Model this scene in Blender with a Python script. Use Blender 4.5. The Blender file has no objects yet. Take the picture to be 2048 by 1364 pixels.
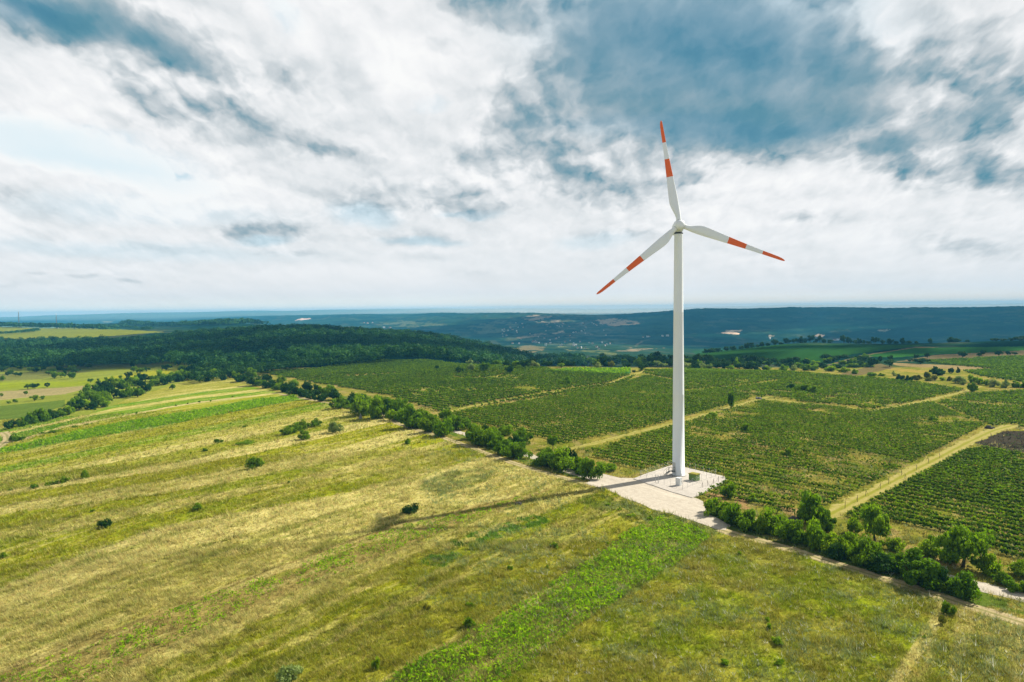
import bpy, bmesh, math, random
import numpy as np
from mathutils import Vector, Matrix

random.seed(7)
rng = np.random.default_rng(11)
scene = bpy.context.scene
COL = scene.collection
R = math.radians

# ------------------------------------------------------------------ camera
W0, H0, F0 = 2048.0, 1364.0, 1365.0          # the photograph's frame and its focal length in its own pixels
CAM_Z, PITCH, ROLL = 41.0, R(2.58), R(-0.65)
cam_d = bpy.data.cameras.new("camera")
cam_d.sensor_width = 36.0
cam_d.lens = F0 / W0 * 36.0
cam_d.clip_start = 0.5
cam_d.clip_end = 60000.0
cam = bpy.data.objects.new("camera", cam_d)
COL.objects.link(cam)
cam_rot = Matrix.Rotation(math.pi / 2 - PITCH, 3, 'X') @ Matrix.Rotation(ROLL, 3, 'Z')
cam.matrix_world = Matrix.Translation((0, 0, CAM_Z)) @ cam_rot.to_4x4()
scene.camera = cam
CR = np.array(cam_rot)

# ------------------------------------------------------------------ light and exposure
scene.render.engine = 'CYCLES'
scene.view_settings.view_transform = 'Standard'
scene.view_settings.look = 'None'
scene.view_settings.exposure = 0.85
scene.view_settings.gamma = 1.0
scene.view_settings.use_curve_mapping = False
scene.cycles.use_denoising = True
scene.cycles.denoising_prefilter = 'ACCURATE'
scene.cycles.use_adaptive_sampling = False
scene.cycles.max_bounces = 6
scene.cycles.diffuse_bounces = 3
scene.cycles.transmission_bounces = 3
scene.cycles.volume_bounces = 0
scene.cycles.transparent_max_bounces = 4

SUN_AZ, SUN_EL = R(61), R(39)                 # clockwise from +Y
SUN = Vector((math.sin(SUN_AZ) * math.cos(SUN_EL), math.cos(SUN_AZ) * math.cos(SUN_EL), math.sin(SUN_EL)))
sun_d = bpy.data.lights.new("sun", 'SUN')
sun_d.energy = 4.4
sun_d.angle = R(0.9)
sun_d.color = (1.0, 0.94, 0.82)
sun = bpy.data.objects.new("sun", sun_d)
COL.objects.link(sun)
sun.rotation_euler = (-SUN).to_track_quat('-Z', 'Y').to_euler()


def px_dir(x, y):
    """direction in the world of a point of the photograph"""
    d = CR @ np.array([(x - W0 / 2) / F0, (H0 / 2 - y) / F0, -1.0])
    return d


def px_uv(x, y):
    d = px_dir(x, y)
    return d[0] / d[1], d[2] / d[1]


class Nodes:
    """small helper that writes node trees"""
    def __init__(self, tree):
        self.t = tree
        self.n = tree.nodes
        self.l = tree.links

    def new(self, kind, **kw):
        n = self.n.new(kind)
        for k, v in kw.items():
            setattr(n, k, v)
        return n

    def put(self, sock, v):
        if hasattr(v, 'is_output'):
            self.l.new(v, sock)
        else:
            sock.default_value = v

    def m(self, op, a, b=None, c=None, clamp=False):
        n = self.new('ShaderNodeMath', operation=op, use_clamp=clamp)
        for i, v in enumerate((a, b, c)):
            if v is not None:
                self.put(n.inputs[i], v)
        return n.outputs[0]

    def vm(self, op, a, b=None, out=0):
        n = self.new('ShaderNodeVectorMath', operation=op)
        self.put(n.inputs[0], a)
        if b is not None:
            self.put(n.inputs[3 if op == 'SCALE' else 1], b)
        return n.outputs['Value' if op in ('DOT_PRODUCT', 'LENGTH') else 'Vector']

    def noise(self, vec, scale, detail=4.0, rough=0.55, dist=0.0, out='Fac', dims='3D'):
        n = self.new('ShaderNodeTexNoise', noise_dimensions=dims)
        self.put(n.inputs['Vector'], vec)
        n.inputs['Scale'].default_value = scale
        n.inputs['Detail'].default_value = detail
        n.inputs['Roughness'].default_value = rough
        n.inputs['Distortion'].default_value = dist
        return n.outputs[out]

    def mixc(self, fac, a, b, mode='MIX'):
        n = self.new('ShaderNodeMix', data_type='RGBA', blend_type=mode)
        self.put(n.inputs[0], fac)
        self.put(n.inputs[6], a if hasattr(a, 'is_output') else (*a, 1.0))
        self.put(n.inputs[7], b if hasattr(b, 'is_output') else (*b, 1.0))
        return n.outputs[2]

    def ramp(self, fac, stops, interp='LINEAR'):
        n = self.new('ShaderNodeValToRGB')
        n.color_ramp.interpolation = interp
        e = n.color_ramp.elements
        while len(e) < len(stops):
            e.new(0.5)
        for el, (p, c) in zip(e, stops):
            el.position = p
            el.color = (*c, 1.0)
        self.put(n.inputs[0], fac)
        return n.outputs[0]

    def remap(self, v, a, b, c=0.0, d=1.0, smooth=True):
        n = self.new('ShaderNodeMapRange', interpolation_type='SMOOTHSTEP' if smooth else 'LINEAR')
        for i, x in enumerate((v, a, b, c, d)):
            self.put(n.inputs[i], x)
        return n.outputs[0]


# ------------------------------------------------------------------ sky
world = bpy.data.worlds.new("World")
scene.world = world
world.use_nodes = True
world.node_tree.nodes.clear()
k = Nodes(world.node_tree)
tc = k.new('ShaderNodeTexCoord')
dirv = k.vm('NORMALIZE', tc.outputs['Generated'])
sep = k.new('ShaderNodeSeparateXYZ')
k.l.new(dirv, sep.inputs[0])
dx, dy, dz = sep.outputs
dyc = k.m('MAXIMUM', dy, 0.22)
su = k.m('DIVIDE', dx, dyc)
sv = k.m('DIVIDE', dz, dyc)
comb = k.new('ShaderNodeCombineXYZ')
k.l.new(su, comb.inputs[0]); k.l.new(sv, comb.inputs[1])
P0 = comb.outputs[0]
# clouds lie in flat layers, so their noise is squeezed towards the horizon
svp = k.m('MAXIMUM', sv, 0.0)
comb2 = k.new('ShaderNodeCombineXYZ')
k.l.new(k.m('DIVIDE', su, k.m('ADD', svp, 0.5)), comb2.inputs[0])
k.l.new(k.m('MULTIPLY', k.m('LOGARITHM', k.m('ADD', svp, 0.12), math.e), 0.6), comb2.inputs[1])
PL = k.vm('ADD', comb2.outputs[0], (3.37, 7.61, 0.43))
wq = k.vm('SUBTRACT', k.noise(PL, 3.2, 4.0, 0.55, 0.0, out='Color'), (0.5, 0.5, 0.5))
wfine = k.vm('SUBTRACT', k.noise(PL, 14.0, 4.0, 0.6, 0.0, out='Color'), (0.5, 0.5, 0.5))
amp = k.remap(sv, 0.0, 0.3, 0.03, 0.13)
w1 = k.vm('SCALE', k.vm('MULTIPLY', wq, (0.9, 0.65, 0.0)), amp)
w2 = k.vm('SCALE', k.vm('MULTIPLY', wfine, (0.38, 0.30, 0.0)), amp)
PW = k.vm('ADD', k.vm('ADD', P0, w1), w2)
PW = k.vm('ADD', k.vm('MULTIPLY', PW, (1.0, 1.0, 0.0)), (0.0, 0.0, 1.0))


def blob_sum(blobs, start):
    acc = start
    for (x, y, rx, ry, rot, wgt) in blobs:
        u0, v0 = px_uv(x, y)
        ca, sa = math.cos(R(rot)), math.sin(R(rot))
        rx_, ry_ = rx / F0, ry / F0
        e1 = (ca / rx_, -sa / rx_)              # picture y runs down, v runs up
        e2 = (sa / ry_, ca / ry_)
        a = k.vm('DOT_PRODUCT', PW, (e1[0], e1[1], -(e1[0] * u0 + e1[1] * v0)))
        b = k.vm('DOT_PRODUCT', PW, (e2[0], e2[1], -(e2[0] * u0 + e2[1] * v0)))
        e = k.m('MULTIPLY_ADD', a, a, k.m('MULTIPLY', b, b))
        acc = k.m('MULTIPLY_ADD', k.m('POWER', 0.5, k.m('MULTIPLY', e, k.m('ADD', e, 0.4))), wgt, acc)
    return acc


# thickness of the cloud at (x, y) of the photograph: thin cloud is white against the sun, thick cloud grey
thick = [
    (350, 150, 420, 130, 18, .13), (1150, 260, 250, 140, 25, .12), (1900, 230, 220, 180, 0, .09), (760, 410, 210, 90, 10, .11), (1500, 150, 500, 210, 0, .14), (540, 470, 140, 45, 0, .10),
    (1420, 20, 270, 95, 0, .36), (1470, 165, 330, 135, 4, .50), (1560, 240, 180, 45, -5, .16), (1310, 220, 130, 60, 10, .16), (1240, 60, 110, 60, 0, .14), (1700, 120, 60, 80, 0, .10),
    (90, 20, 170, 55, 8, .42), (230, 75, 190, 50, 18, .34), (350, 118, 110, 36, 20, .22), (400, 50, 90, 60, 10, .12),
    (1010, 10, 130, 45, 10, .34), (1150, 105, 60, 45, 0, .24), (900, 92, 40, 14, 0, .16),
    (555, 258, 120, 30, 18, .30), (650, 296, 150, 20, 3, .30), (270, 195, 80, 26, 42, .26), (430, 225, 120, 30, 25, .22), (640, 190, 130, 70, 20, .16), (540, 150, 120, 40, 20, .14), (720, 130, 60, 60, 0, .10),
    (720, 405, 85, 34, 12, .32), (830, 478, 100, 16, 0, .30), (935, 420, 100, 16, 0, .34), (890, 400, 80, 14, -3, .24), (800, 362, 110, 24, 6, .20), (860, 512, 70, 8, 0, .16), (950, 330, 90, 50, 10, .16),
    (540, 465, 85, 22, 0, .30), (590, 503, 80, 9, 0, .22), (370, 500, 90, 8, 2, .18), (270, 490, 60, 8, 6, .14), (500, 425, 70, 12, 0, .10),
    (1190, 375, 110, 34, 16, .34), (1075, 300, 100, 50, 30, .30), (1375, 342, 60, 16, 0, .26), (1080, 215, 110, 60, 20, .20), (1270, 330, 80, 30, 0, .14),
    (1990, 345, 100, 42, 8, .46), (1870, 268, 170, 45, -18, .32), (2020, 200, 100, 80, 0, .26), (1815, 340, 48, 16, 0, .28), (1740, 300, 80, 24, 0, .22), (1900, 90, 150, 70, -20, .14),
    (1210, 470, 90, 14, 0, .20), (1220, 520, 80, 10, 0, .14), (960, 545, 60, 9, 0, .16), (1630, 440, 90, 22, 0, .20), (1950, 490, 140, 30, 5, .20), (1730, 560, 200, 20, 4, .12),
    (80, 548, 30, 4, 0, .20), (175, 556, 45, 6, 2, .20), (265, 566, 30, 5, 5, .18), (370, 567, 30, 5, 0, .16), (365, 357, 26, 11, 5, .22), (90, 468, 48, 10, 10, .22), (70, 410, 60, 30, 15, .20), (10, 385, 40, 18, 5, .22), (20, 568, 30, 5, 5, .14),
]
thick = [(x, y, rx, ry, rot, w * (.62 if (y > 120 and x < 1280) else (.85 if x > 1700 else 1.0))) for x, y, rx, ry, rot, w in thick]
clear = [
    (110, 300, 260, 45, 11, .22), (230, 348, 190, 28, 10, .16), (1560, 420, 240, 60, 0, .12), (1500, 350, 200, 30, 0, .12), (420, 400, 160, 40, 0, .10), (120, 180, 120, 60, 25, .10), (800, 100, 70, 60, 0, .08),
    (1790, 60, 40, 80, 0, .12), (1790, 230, 50, 20, -30, .12), (640, 560, 300, 30, 0, .10),
]
blue = [
    (110, 300, 260, 38, 11, .95), (230, 348, 190, 24, 10, .6), (30, 285, 110, 40, 5, .3), (585, 28, 40, 26, 30, .5), (860, 200, 30, 12, 0, .2),
    (720, 430, 60, 25, 12, .5), (540, 477, 55, 10, 0, .55), (840, 484, 80, 9, 0, .5), (930, 432, 60, 7, 0, .4), (1420, 20, 330, 160, 0, .6), (1400, 250, 260, 30, 0, .4),
    (60, 20, 80, 40, 10, .5), (300, 420, 260, 26, 3, .3), (250, 500, 330, 20, 2, .3), (1200, 480, 80, 16, 0, .3),
]


def puffs(vec, scale):
    """rounded heaps with creases between them"""
    n = k.new('ShaderNodeTexVoronoi', feature='F1', voronoi_dimensions='2D')
    k.l.new(vec, n.inputs['Vector'])
    n.inputs['Scale'].default_value = scale
    n.inputs['Detail'].default_value = 3.0
    n.inputs['Roughness'].default_value = 0.5
    n.inputs['Lacunarity'].default_value = 2.2
    return n.outputs['Distance']


warpd = k.vm('ADD', PL, k.vm('ADD', k.vm('SCALE', wq, 0.05), k.vm('SCALE', wfine, 0.05)))
n_big = k.noise(PL, 2.4, 6.0, 0.52, 0.0)
up = (0.012, 0.024, 0.0)                         # towards the light on the layer
pf = puffs(warpd, 8.0)
pf2 = puffs(k.vm('ADD', warpd, up), 8.0)
nz = k.noise(warpd, 8.0, 4.0, 0.5, 0.0)
nz2 = k.noise(k.vm('ADD', warpd, up), 8.0, 4.0, 0.5, 0.0)
relief = k.m('ADD', k.m('MULTIPLY', k.m('SUBTRACT', pf2, pf), 1.15), k.m('SUBTRACT', nz, nz2))   # lighter on the side of a heap that faces the light
B = k.m('SUBTRACT', blob_sum(thick, 0.0), blob_sum(clear, 0.0))
B = k.m('DIVIDE', B, k.m('MULTIPLY_ADD', k.m('MAXIMUM', B, 0.0), 0.55, 1.0))
body = k.remap(k.m('MULTIPLY_ADD', k.m('SUBTRACT', n_big, 0.5), 0.7, B), 0.0, 0.24)            # where there is cloud at all
D = k.m('MULTIPLY_ADD', k.m('SUBTRACT', n_big, 0.5), 0.40, 0.15)
D = k.m('MULTIPLY_ADD', B, k.m('MULTIPLY_ADD', k.m('SUBTRACT', 0.45, pf), 0.16, 1.24), D)
D = k.m('MULTIPLY_ADD', relief, k.m('MULTIPLY', k.m('MULTIPLY', k.m('MULTIPLY_ADD', body, 0.7, 0.3), k.remap(B, 0.22, 0.5, 1.0, 0.28)), k.remap(sv, 0.0, 0.2, -0.22, -0.58)), D)
rim = k.m('MULTIPLY', body, k.m('SUBTRACT', 1.0, body))
D = k.m('MULTIPLY_ADD', rim, -0.34, D)           # thin sunlit edges
fade = k.remap(sv, 0.11, 0.0)
D = k.m('MULTIPLY_ADD', k.m('SUBTRACT', 0.17, D), k.m('MULTIPLY', fade, 0.7), D)
grey = k.ramp(D, [(0.0, (0.93, 0.93, 0.925)), (0.09, (0.865, 0.87, 0.88)), (0.19, (0.775, 0.795, 0.81)), (0.31, (0.635, 0.675, 0.70)),
                  (0.46, (0.50, 0.555, 0.59)), (0.64, (0.29, 0.40, 0.46)), (0.82, (0.11, 0.275, 0.36)), (1.0, (0.035, 0.19, 0.29))])
bl = k.m('MULTIPLY', blob_sum(blue, 0.0), k.remap(D, 0.02, 0.16, 0.3, 1.0), clamp=True)
sky = k.new('ShaderNodeTexSky', sky_type='NISHITA', sun_disc=False, sun_elevation=SUN_EL, sun_rotation=SUN_AZ)
nish = k.vm('SCALE', sky.outputs[0], 0.10)
tint = k.mixc(1.0, grey, (0.58, 0.85, 0.98), 'MULTIPLY')
cloudc = k.mixc(bl, grey, tint)
blue_open = k.mixc(0.22, cloudc, nish)           # a little open sky glows through thin cloud
fin = k.mixc(k.m('MULTIPLY', bl, 0.5), cloudc, blue_open)
# dimming added overhead and behind the drone to cut the sky's ambient light
hor = k.remap(sv, 0.0, 0.03, 1.0, 0.0)
fin = k.mixc(hor, fin, k.mixc(1.0, fin, (1.38, 1.28, 1.10), 'MULTIPLY'))
ambient_cut = k.m('MULTIPLY', k.remap(dy, 0.05, 0.5, 0.60, 1.0), k.remap(dz, 0.46, 0.75, 1.0, 0.45))
fin = k.mixc(ambient_cut, k.mixc(1.0, fin, (0.10, 0.12, 0.14), 'MULTIPLY'), fin)
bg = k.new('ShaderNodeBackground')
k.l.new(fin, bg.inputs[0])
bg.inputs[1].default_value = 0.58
world.cycles.sampling_method = 'MANUAL'
world.cycles.sample_map_resolution = 512
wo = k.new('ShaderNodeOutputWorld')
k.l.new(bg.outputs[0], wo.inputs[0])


# ------------------------------------------------------------------ numpy noise
def _hash(ix, iy, seed):
    h = (ix.astype(np.int64) * 374761393 + iy.astype(np.int64) * 668265263 + seed * 974634777) & 0xFFFFFFFF
    h = ((h ^ (h >> 13)) * 1274126177) & 0xFFFFFFFF
    h = h ^ (h >> 16)
    return (h & 0xFFFFFF) / float(0xFFFFFF)


def vnoise(x, y, seed=0):
    ix, iy = np.floor(x), np.floor(y)
    fx, fy = x - ix, y - iy
    fx = fx * fx * (3 - 2 * fx); fy = fy * fy * (3 - 2 * fy)
    a, b = _hash(ix, iy, seed), _hash(ix + 1, iy, seed)
    c, d = _hash(ix, iy + 1, seed), _hash(ix + 1, iy + 1, seed)
    return (a + (b - a) * fx) * (1 - fy) + (c + (d - c) * fx) * fy


def fbm(x, y, seed=0, oct=4, gain=0.5):
    s, w, t = 0.0, 1.0, 0.0
    for i in range(oct):
        s = s + w * vnoise(x * 2 ** i + 17.3 * i, y * 2 ** i - 9.1 * i, seed + i)
        t += w
        w *= gain
    return s / t


def sstep(a, b, x):
    t = np.clip((x - a) / (b - a), 0, 1)
    return t * t * (3 - 2 * t)


# ------------------------------------------------------------------ terrain heights, on a fan of rows that widen with distance
COLS = {
    -700: [(20, -3), (80, -6), (240, -12), (420, -14), (650, -14), (1150, -10), (1250, -4), (1700, 16), (1900, 16), (2600, -40), (4500, -60), (8000, 40), (9500, 44), (14000, -60)],
    0: [(20, 0), (76, -1.5), (130, -4), (240, -8), (400, -11), (650, -12), (1130, -11), (1200, -3), (1700, 14), (1850, 15), (2400, -30), (4500, -70), (8000, 40), (9000, 42), (14000, -60)],
    250: [(20, 0), (90, -.5), (150, -2), (240, -4.5), (400, -9), (640, -10), (1100, -12), (1200, 0), (1600, 8), (1700, 7), (2000, -15), (2600, 16), (2900, 10), (4500, -50), (8000, 52), (9000, 54), (14000, -60)],
    450: [(20, 0), (150, -.5), (260, -3), (400, -6), (640, -7), (720, -4), (1000, 4), (1250, 0), (1600, 0), (1900, 19), (2100, 15), (2600, -40), (4500, -60), (7500, 48), (9000, 52), (14000, -60)],
    620: [(20, 0), (150, 0), (300, -1.5), (450, -3), (620, -4), (720, -2), (1000, 10), (1250, 4), (1700, -10), (1900, 4), (2200, -20), (3000, -60), (4000, -40), (5500, 20), (6500, 0), (8500, 52), (10000, 50), (14000, -60)],
    860: [(20, 0), (200, 0), (400, -.5), (590, -1), (650, -6), (720, -9), (1000, -3), (1200, -10), (1600, -40), (2300, -60), (3000, -50), (5000, 33), (5800, 10), (9000, 54), (14000, -60)],
    1055: [(20, 0), (200, 0), (490, 0), (540, -4), (700, -24), (950, -30), (1200, -42), (1500, -50), (2200, -72), (2800, -66), (4000, -10), (4800, 24), (5500, 0), (9500, 52), (14000, -60)],
    1200: [(20, 0), (200, 0), (475, 0), (540, -4), (700, -25), (1000, -35), (1500, -50), (2200, -72), (2800, -66), (3800, -20), (4500, 4), (5200, -20), (9500, 52), (14000, -60)],
    1370: [(20, 0), (200, 0), (440, 0), (500, -5), (620, -9), (760, -10), (850, -20), (1200, -45), (1600, -65), (2300, -82), (2900, -60), (3600, -10), (4200, 37), (4600, 30), (6000, -20), (9500, 58), (14000, -60)],
    1600: [(20, 0), (200, 0), (430, 0), (470, -4), (520, -5.5), (660, -5), (800, -2.5), (900, -3.5), (970, -10), (1250, -50), (1800, -80), (2300, -85), (3000, -45), (3800, 39), (4300, 35), (6000, -20), (9500, 60), (14000, -60)],
    1800: [(20, 0), (200, 0), (400, 0), (440, -2), (520, -3), (640, -1.5), (720, 0), (800, -1), (860, -7), (1200, -50), (1800, -80), (2300, -85), (2900, -50), (3500, 31), (4000, 25), (6000, -20), (10000, 62), (14000, -60)],
    2048: [(20, 0), (200, 0), (340, 0), (480, 0), (650, -1), (760, 1), (820, -4), (1200, -50), (1600, -70), (2000, -75), (2500, -40), (3100, 31), (3600, 28), (6000, -20), (10000, 76), (14000, -60)],
    2800: [(20, 0), (200, 0), (480, 0), (650, -1), (760, 1), (820, -4), (1200, -50), (1600, -70), (2000, -70), (2400, -30), (2900, 35), (3600, 28), (6000, -20), (10000, 76), (14000, -60)],
}
GU = np.concatenate([np.linspace(-1.4, -0.92, 50)[:-1], np.linspace(-0.92, 0.92, 900), np.linspace(0.92, 1.4, 50)[1:]])
GY = np.concatenate([np.exp(np.linspace(math.log(40), math.log(700), 760))[:-1], np.exp(np.linspace(math.log(700), math.log(11000), 310))])
LGY = np.log(GY)
_cx = np.array(sorted(COLS))
_cu = (_cx - 1024.0) / F0
_prof = np.array([np.interp(GY, *np.array(COLS[c]).T) for c in _cx])       # column x row
GZ = np.array([np.interp(GU, _cu, _prof[:, j]) for j in range(len(GY))])    # row x column


def blur(a, n, axis):
    kern = np.hanning(n + 2)[1:-1]; kern /= kern.sum()
    pad = [(0, 0), (0, 0)]; pad[axis] = (n // 2, n // 2)
    ap = np.pad(a, pad, mode='edge')
    return np.apply_along_axis(lambda r: np.convolve(r, kern, 'valid'), axis, ap)


GZ = blur(blur(GZ, 25, 0), 61, 1)
MX = GU[None, :] * GY[:, None]
MY = np.repeat(GY[:, None], len(GU), 1)
far = sstep(900, 3500, MY)
mid = sstep(220, 600, MY)
GZ = GZ + (fbm(MX / 14, MY / 14, 3, 4) - 0.5) * 0.25 * (1 - sstep(300, 700, MY)) * sstep(60, 110, np.hypot(MX - 45, MY - 160)) \
    + mid * (1 - far) * (fbm(MX / 120, MY / 120, 5, 4) - 0.5) * 4.0 \
    + sstep(4800, 6500, MY) * (fbm(MX / 2100, MY / 3000, 12, 3) - .50) * 95 \
    + far * ((fbm(MX / 420, MY / 420, 8, 5) - 0.5) * 26 * (1 - sstep(7000, 9000, MY)) + (vnoise(MX / 16, MY / 22, 9) - 0.5) * 7 * (1 - sstep(5000, 8000, MY)))

GZ = np.minimum(GZ, 96 - 6 * np.exp(-np.maximum(GZ - 80, 0) / 12))


def hgt(X, Y):
    X = np.asarray(X, float); Y = np.maximum(np.asarray(Y, float), 41.0)
    u = np.clip(X / Y, GU[0], GU[-1] - 1e-6)
    iu = np.clip(np.searchsorted(GU, u) - 1, 0, len(GU) - 2)
    ly = np.log(np.clip(Y, GY[0], GY[-1] - 1))
    iy = np.clip(np.searchsorted(LGY, ly) - 1, 0, len(GY) - 2)
    fu = (u - GU[iu]) / (GU[iu + 1] - GU[iu])
    fy = (np.clip(Y, GY[0], GY[-1] - 1) - GY[iy]) / (GY[iy + 1] - GY[iy])
    a = GZ[iy, iu] * (1 - fu) + GZ[iy, iu + 1] * fu
    b = GZ[iy + 1, iu] * (1 - fu) + GZ[iy + 1, iu + 1] * fu
    return a * (1 - fy) + b * fy


def project(X, Y, Z):
    P = np.stack([X, Y, Z - CAM_Z], -1) @ CR          # world to camera axes
    return W0 / 2 + F0 * P[..., 0] / -P[..., 2], H0 / 2 - F0 * P[..., 1] / -P[..., 2]


_scan = np.exp(np.linspace(math.log(45), math.log(10800), 4000))


def G(x, y):
    """where the ground seen at that point of the photograph lies"""
    d = px_dir(x, y)
    zr = CAM_Z + d[2] / d[1] * _scan
    below = zr <= hgt(d[0] / d[1] * _scan, _scan)
    i = int(np.argmax(below)) if below.any() else len(_scan) - 1
    i = max(i, 1)
    lo, hi = _scan[i - 1], _scan[i]
    for _ in range(24):
        mdl = (lo + hi) / 2
        if CAM_Z + d[2] / d[1] * mdl <= hgt(d[0] / d[1] * mdl, mdl):
            hi = mdl
        else:
            lo = mdl
    Y = hi
    return np.array([d[0] / d[1] * Y, Y, float(hgt(d[0] / d[1] * Y, Y))])


def inside(poly, x, y):
    poly = np.asarray(poly, float)
    r = np.zeros(np.shape(x), bool)
    n = len(poly)
    for i in range(n):
        x0, y0 = poly[i]; x1, y1 = poly[(i + 1) % n]
        if y0 == y1:
            continue
        c = ((y0 > y) != (y1 > y)) & (x < (x1 - x0) * (y - y0) / (y1 - y0) + x0)
        r ^= c
    return r


# ------------------------------------------------------------------ colour of the land
ES = np.array([0.58, 0.815]); ES /= np.linalg.norm(ES)    # along the field strips
ER = np.array([-0.54, 0.84]); ER /= np.linalg.norm(ER)    # along the track and the vine rows
C = lambda *v: np.array(v, float)
STRAW, OCHRE, YGRN, GREEN = C(.50, .435, .155), C(.275, .275, .016), C(.225, .27, .012), C(.10, .22, .010)
DKGRN, SOIL, OLIVE, PALE = C(.045, .085, .012), C(.255, .205, .06), C(.255, .25, .028), C(.40, .33, .17)

# boundaries of the strips of the big field, top to bottom, each with the colour that begins below it
STRIPS = [
    ([(-200, 700), (2300, 700)], OLIVE, OLIVE),
    ([(-100, 868), (39, 850), (137, 822), (234, 811), (289, 799), (400, 780), (520, 768)], STRAW, OLIVE),
    ([(-100, 876), (60, 846), (137, 826), (234, 809), (400, 784), (510, 772)], GREEN, YGRN),
    ([(-100, 884), (60, 856), (234, 815), (400, 791), (515, 778)], STRAW, OLIVE),
    ([(-100, 892), (60, 860), (234, 820), (400, 796), (520, 783)], GREEN, YGRN),
    ([(-100, 905), (44, 878), (123, 853), (246, 831), (342, 812), (400, 803), (530, 788)], STRAW, PALE),
    ([(-100, 909), (44, 882), (123, 857), (246, 834), (342, 815), (400, 806), (540, 790)], OCHRE, YGRN),
    ([(-100, 912), (0, 897), (120, 870), (239, 845), (342, 828), (400, 818), (513, 797), (590, 790)], GREEN, GREEN),
    ([(-100, 924), (0, 908), (171, 877), (342, 850), (400, 836), (598, 800)], OCHRE, OLIVE),
    ([(-100, 948), (0, 934), (171, 900), (342, 866), (500, 836), (640, 806)], YGRN, GREEN),
    ([(-100, 962), (0, 947), (171, 914), (342, 880), (500, 850), (660, 815)], OCHRE, STRAW),
    ([(-100, 977), (0, 962), (171, 926), (342, 892), (500, 862), (680, 822)], STRAW, OCHRE),
    ([(-100, 985), (0, 969), (171, 935), (342, 905), (500, 872), (690, 830)], OLIVE, YGRN),
    ([(-100, 1000), (0, 984), (342, 929), (500, 892), (650, 860), (760, 838)], STRAW, STRAW),
    ([(-100, 1010), (0, 992), (342, 940), (500, 908), (650, 875), (780, 845)], OCHRE, OCHRE),
    ([(-100, 1040), (0, 1012), (342, 960), (560, 922), (700, 890), (830, 852)], STRAW, OLIVE),
    ([(-100, 1060), (0, 1030), (342, 985), (560, 945), (700, 912), (850, 868)], OCHRE, YGRN),
    ([(-100, 1085), (0, 1058), (342, 1002), (560, 965), (700, 930), (900, 880)], OLIVE, STRAW),
    ([(-100, 1110), (0, 1082), (200, 1050), (400, 1010), (700, 945), (900, 890)], OCHRE, YGRN),
    ([(-100, 1205), (0, 1179), (171, 1107), (300, 1062), (450, 1030), (700, 985), (1000, 905)], STRAW, STRAW),
    ([(-100, 1262), (0, 1225), (250, 1140), (450, 1080), (700, 1020), (860, 970), (1000, 925)], STRAW, OLIVE),
    ([(-100, 1374), (0, 1338), (137, 1292), (253, 1249), (369, 1203), (444, 1172), (700, 1080), (800, 1045), (950, 1010), (1150, 965)], SOIL, SOIL),
    ([(100, 1400), (191, 1364), (376, 1275), (513, 1213), (700, 1142), (787, 1105), (923, 1047), (1026, 1013), (1094, 982)], OLIVE, STRAW),
    ([(250, 1420), (342, 1364), (513, 1268), (700, 1196), (841, 1119), (958, 1078), (1077, 1030), (1200, 985)], OCHRE, YGRN),
    ([(330, 1420), (427, 1364), (700, 1241), (889, 1146), (1026, 1081), (1160, 1020), (1250, 990)], OLIVE, OLIVE),
    ([(500, 1364), (650, 1290), (770, 1231), (869, 1184), (992, 1125), (1094, 1071), (1250, 1005)], STRAW, OLIVE),
    ([(510, 1368), (650, 1294), (770, 1235), (869, 1188), (992, 1129), (1094, 1075), (1250, 1010)], OLIVE, OCHRE),
    ([(640, 1430), (773, 1364), (947, 1259), (1043, 1204), (1146, 1136), (1282, 1050), (1330, 1020)], C(.24, .23, .05), C(.15, .20, .03)),
    ([(900, 1440), (1009, 1364), (1163, 1249), (1347, 1132), (1425, 1075), (1470, 1050)], YGRN, OLIVE),
    ([(1620, 1500), (1765, 1380), (1820, 1303), (1881, 1200), (1900, 1180)], STRAW, OCHRE),
    ([(1660, 1500), (1790, 1390), (1840, 1320), (1905, 1210), (1930, 1190)], OLIVE, STRAW),
]
VINEYARDS = {      # outlines in the photograph, turned into places on the ground below
    'south': [(1672, 1026), (1700, 1012), (1925, 906), (1965, 900), (2060, 914), (2420, 990), (2250, 1190), (2048, 1118), (1900, 1070), (1800, 1046)],
    'east': [(1398, 990), (1455, 962), (1440, 950), (1365, 930), (1280, 940), (1215, 920), (1180, 905), (1380, 846), (1522, 803), (1640, 812), (1742, 825), (1860, 806), (1962, 852), (1650, 1008), (1560, 1022), (1470, 1000)],
    'west': [(945, 842), (1128, 886), (1300, 850), (1495, 796), (1470, 785), (1290, 752), (1252, 766), (1150, 788), (890, 830)],
    'north': [(1282, 742), (1420, 738), (1600, 746), (1800, 762), (1925, 781), (1830, 802), (1742, 816), (1530, 794), (1480, 782), (1300, 748)],
    'hill': [(520, 744), (640, 738), (760, 719), (880, 724), (1080, 736), (1100, 742), (1260, 750), (1240, 764), (1130, 785), (880, 822), (780, 790), (640, 765)],
    'corner': [(1975, 788), (2060, 782), (2300, 800), (2300, 850), (2060, 856), (1990, 852), (1890, 806), (1950, 790)],
    'ridge': [(1840, 722), (1960, 716), (2080, 712), (2300, 730), (2300, 770), (2048, 765), (1960, 752), (1930, 742), (2000, 738), (1900, 730)],
}
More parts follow.
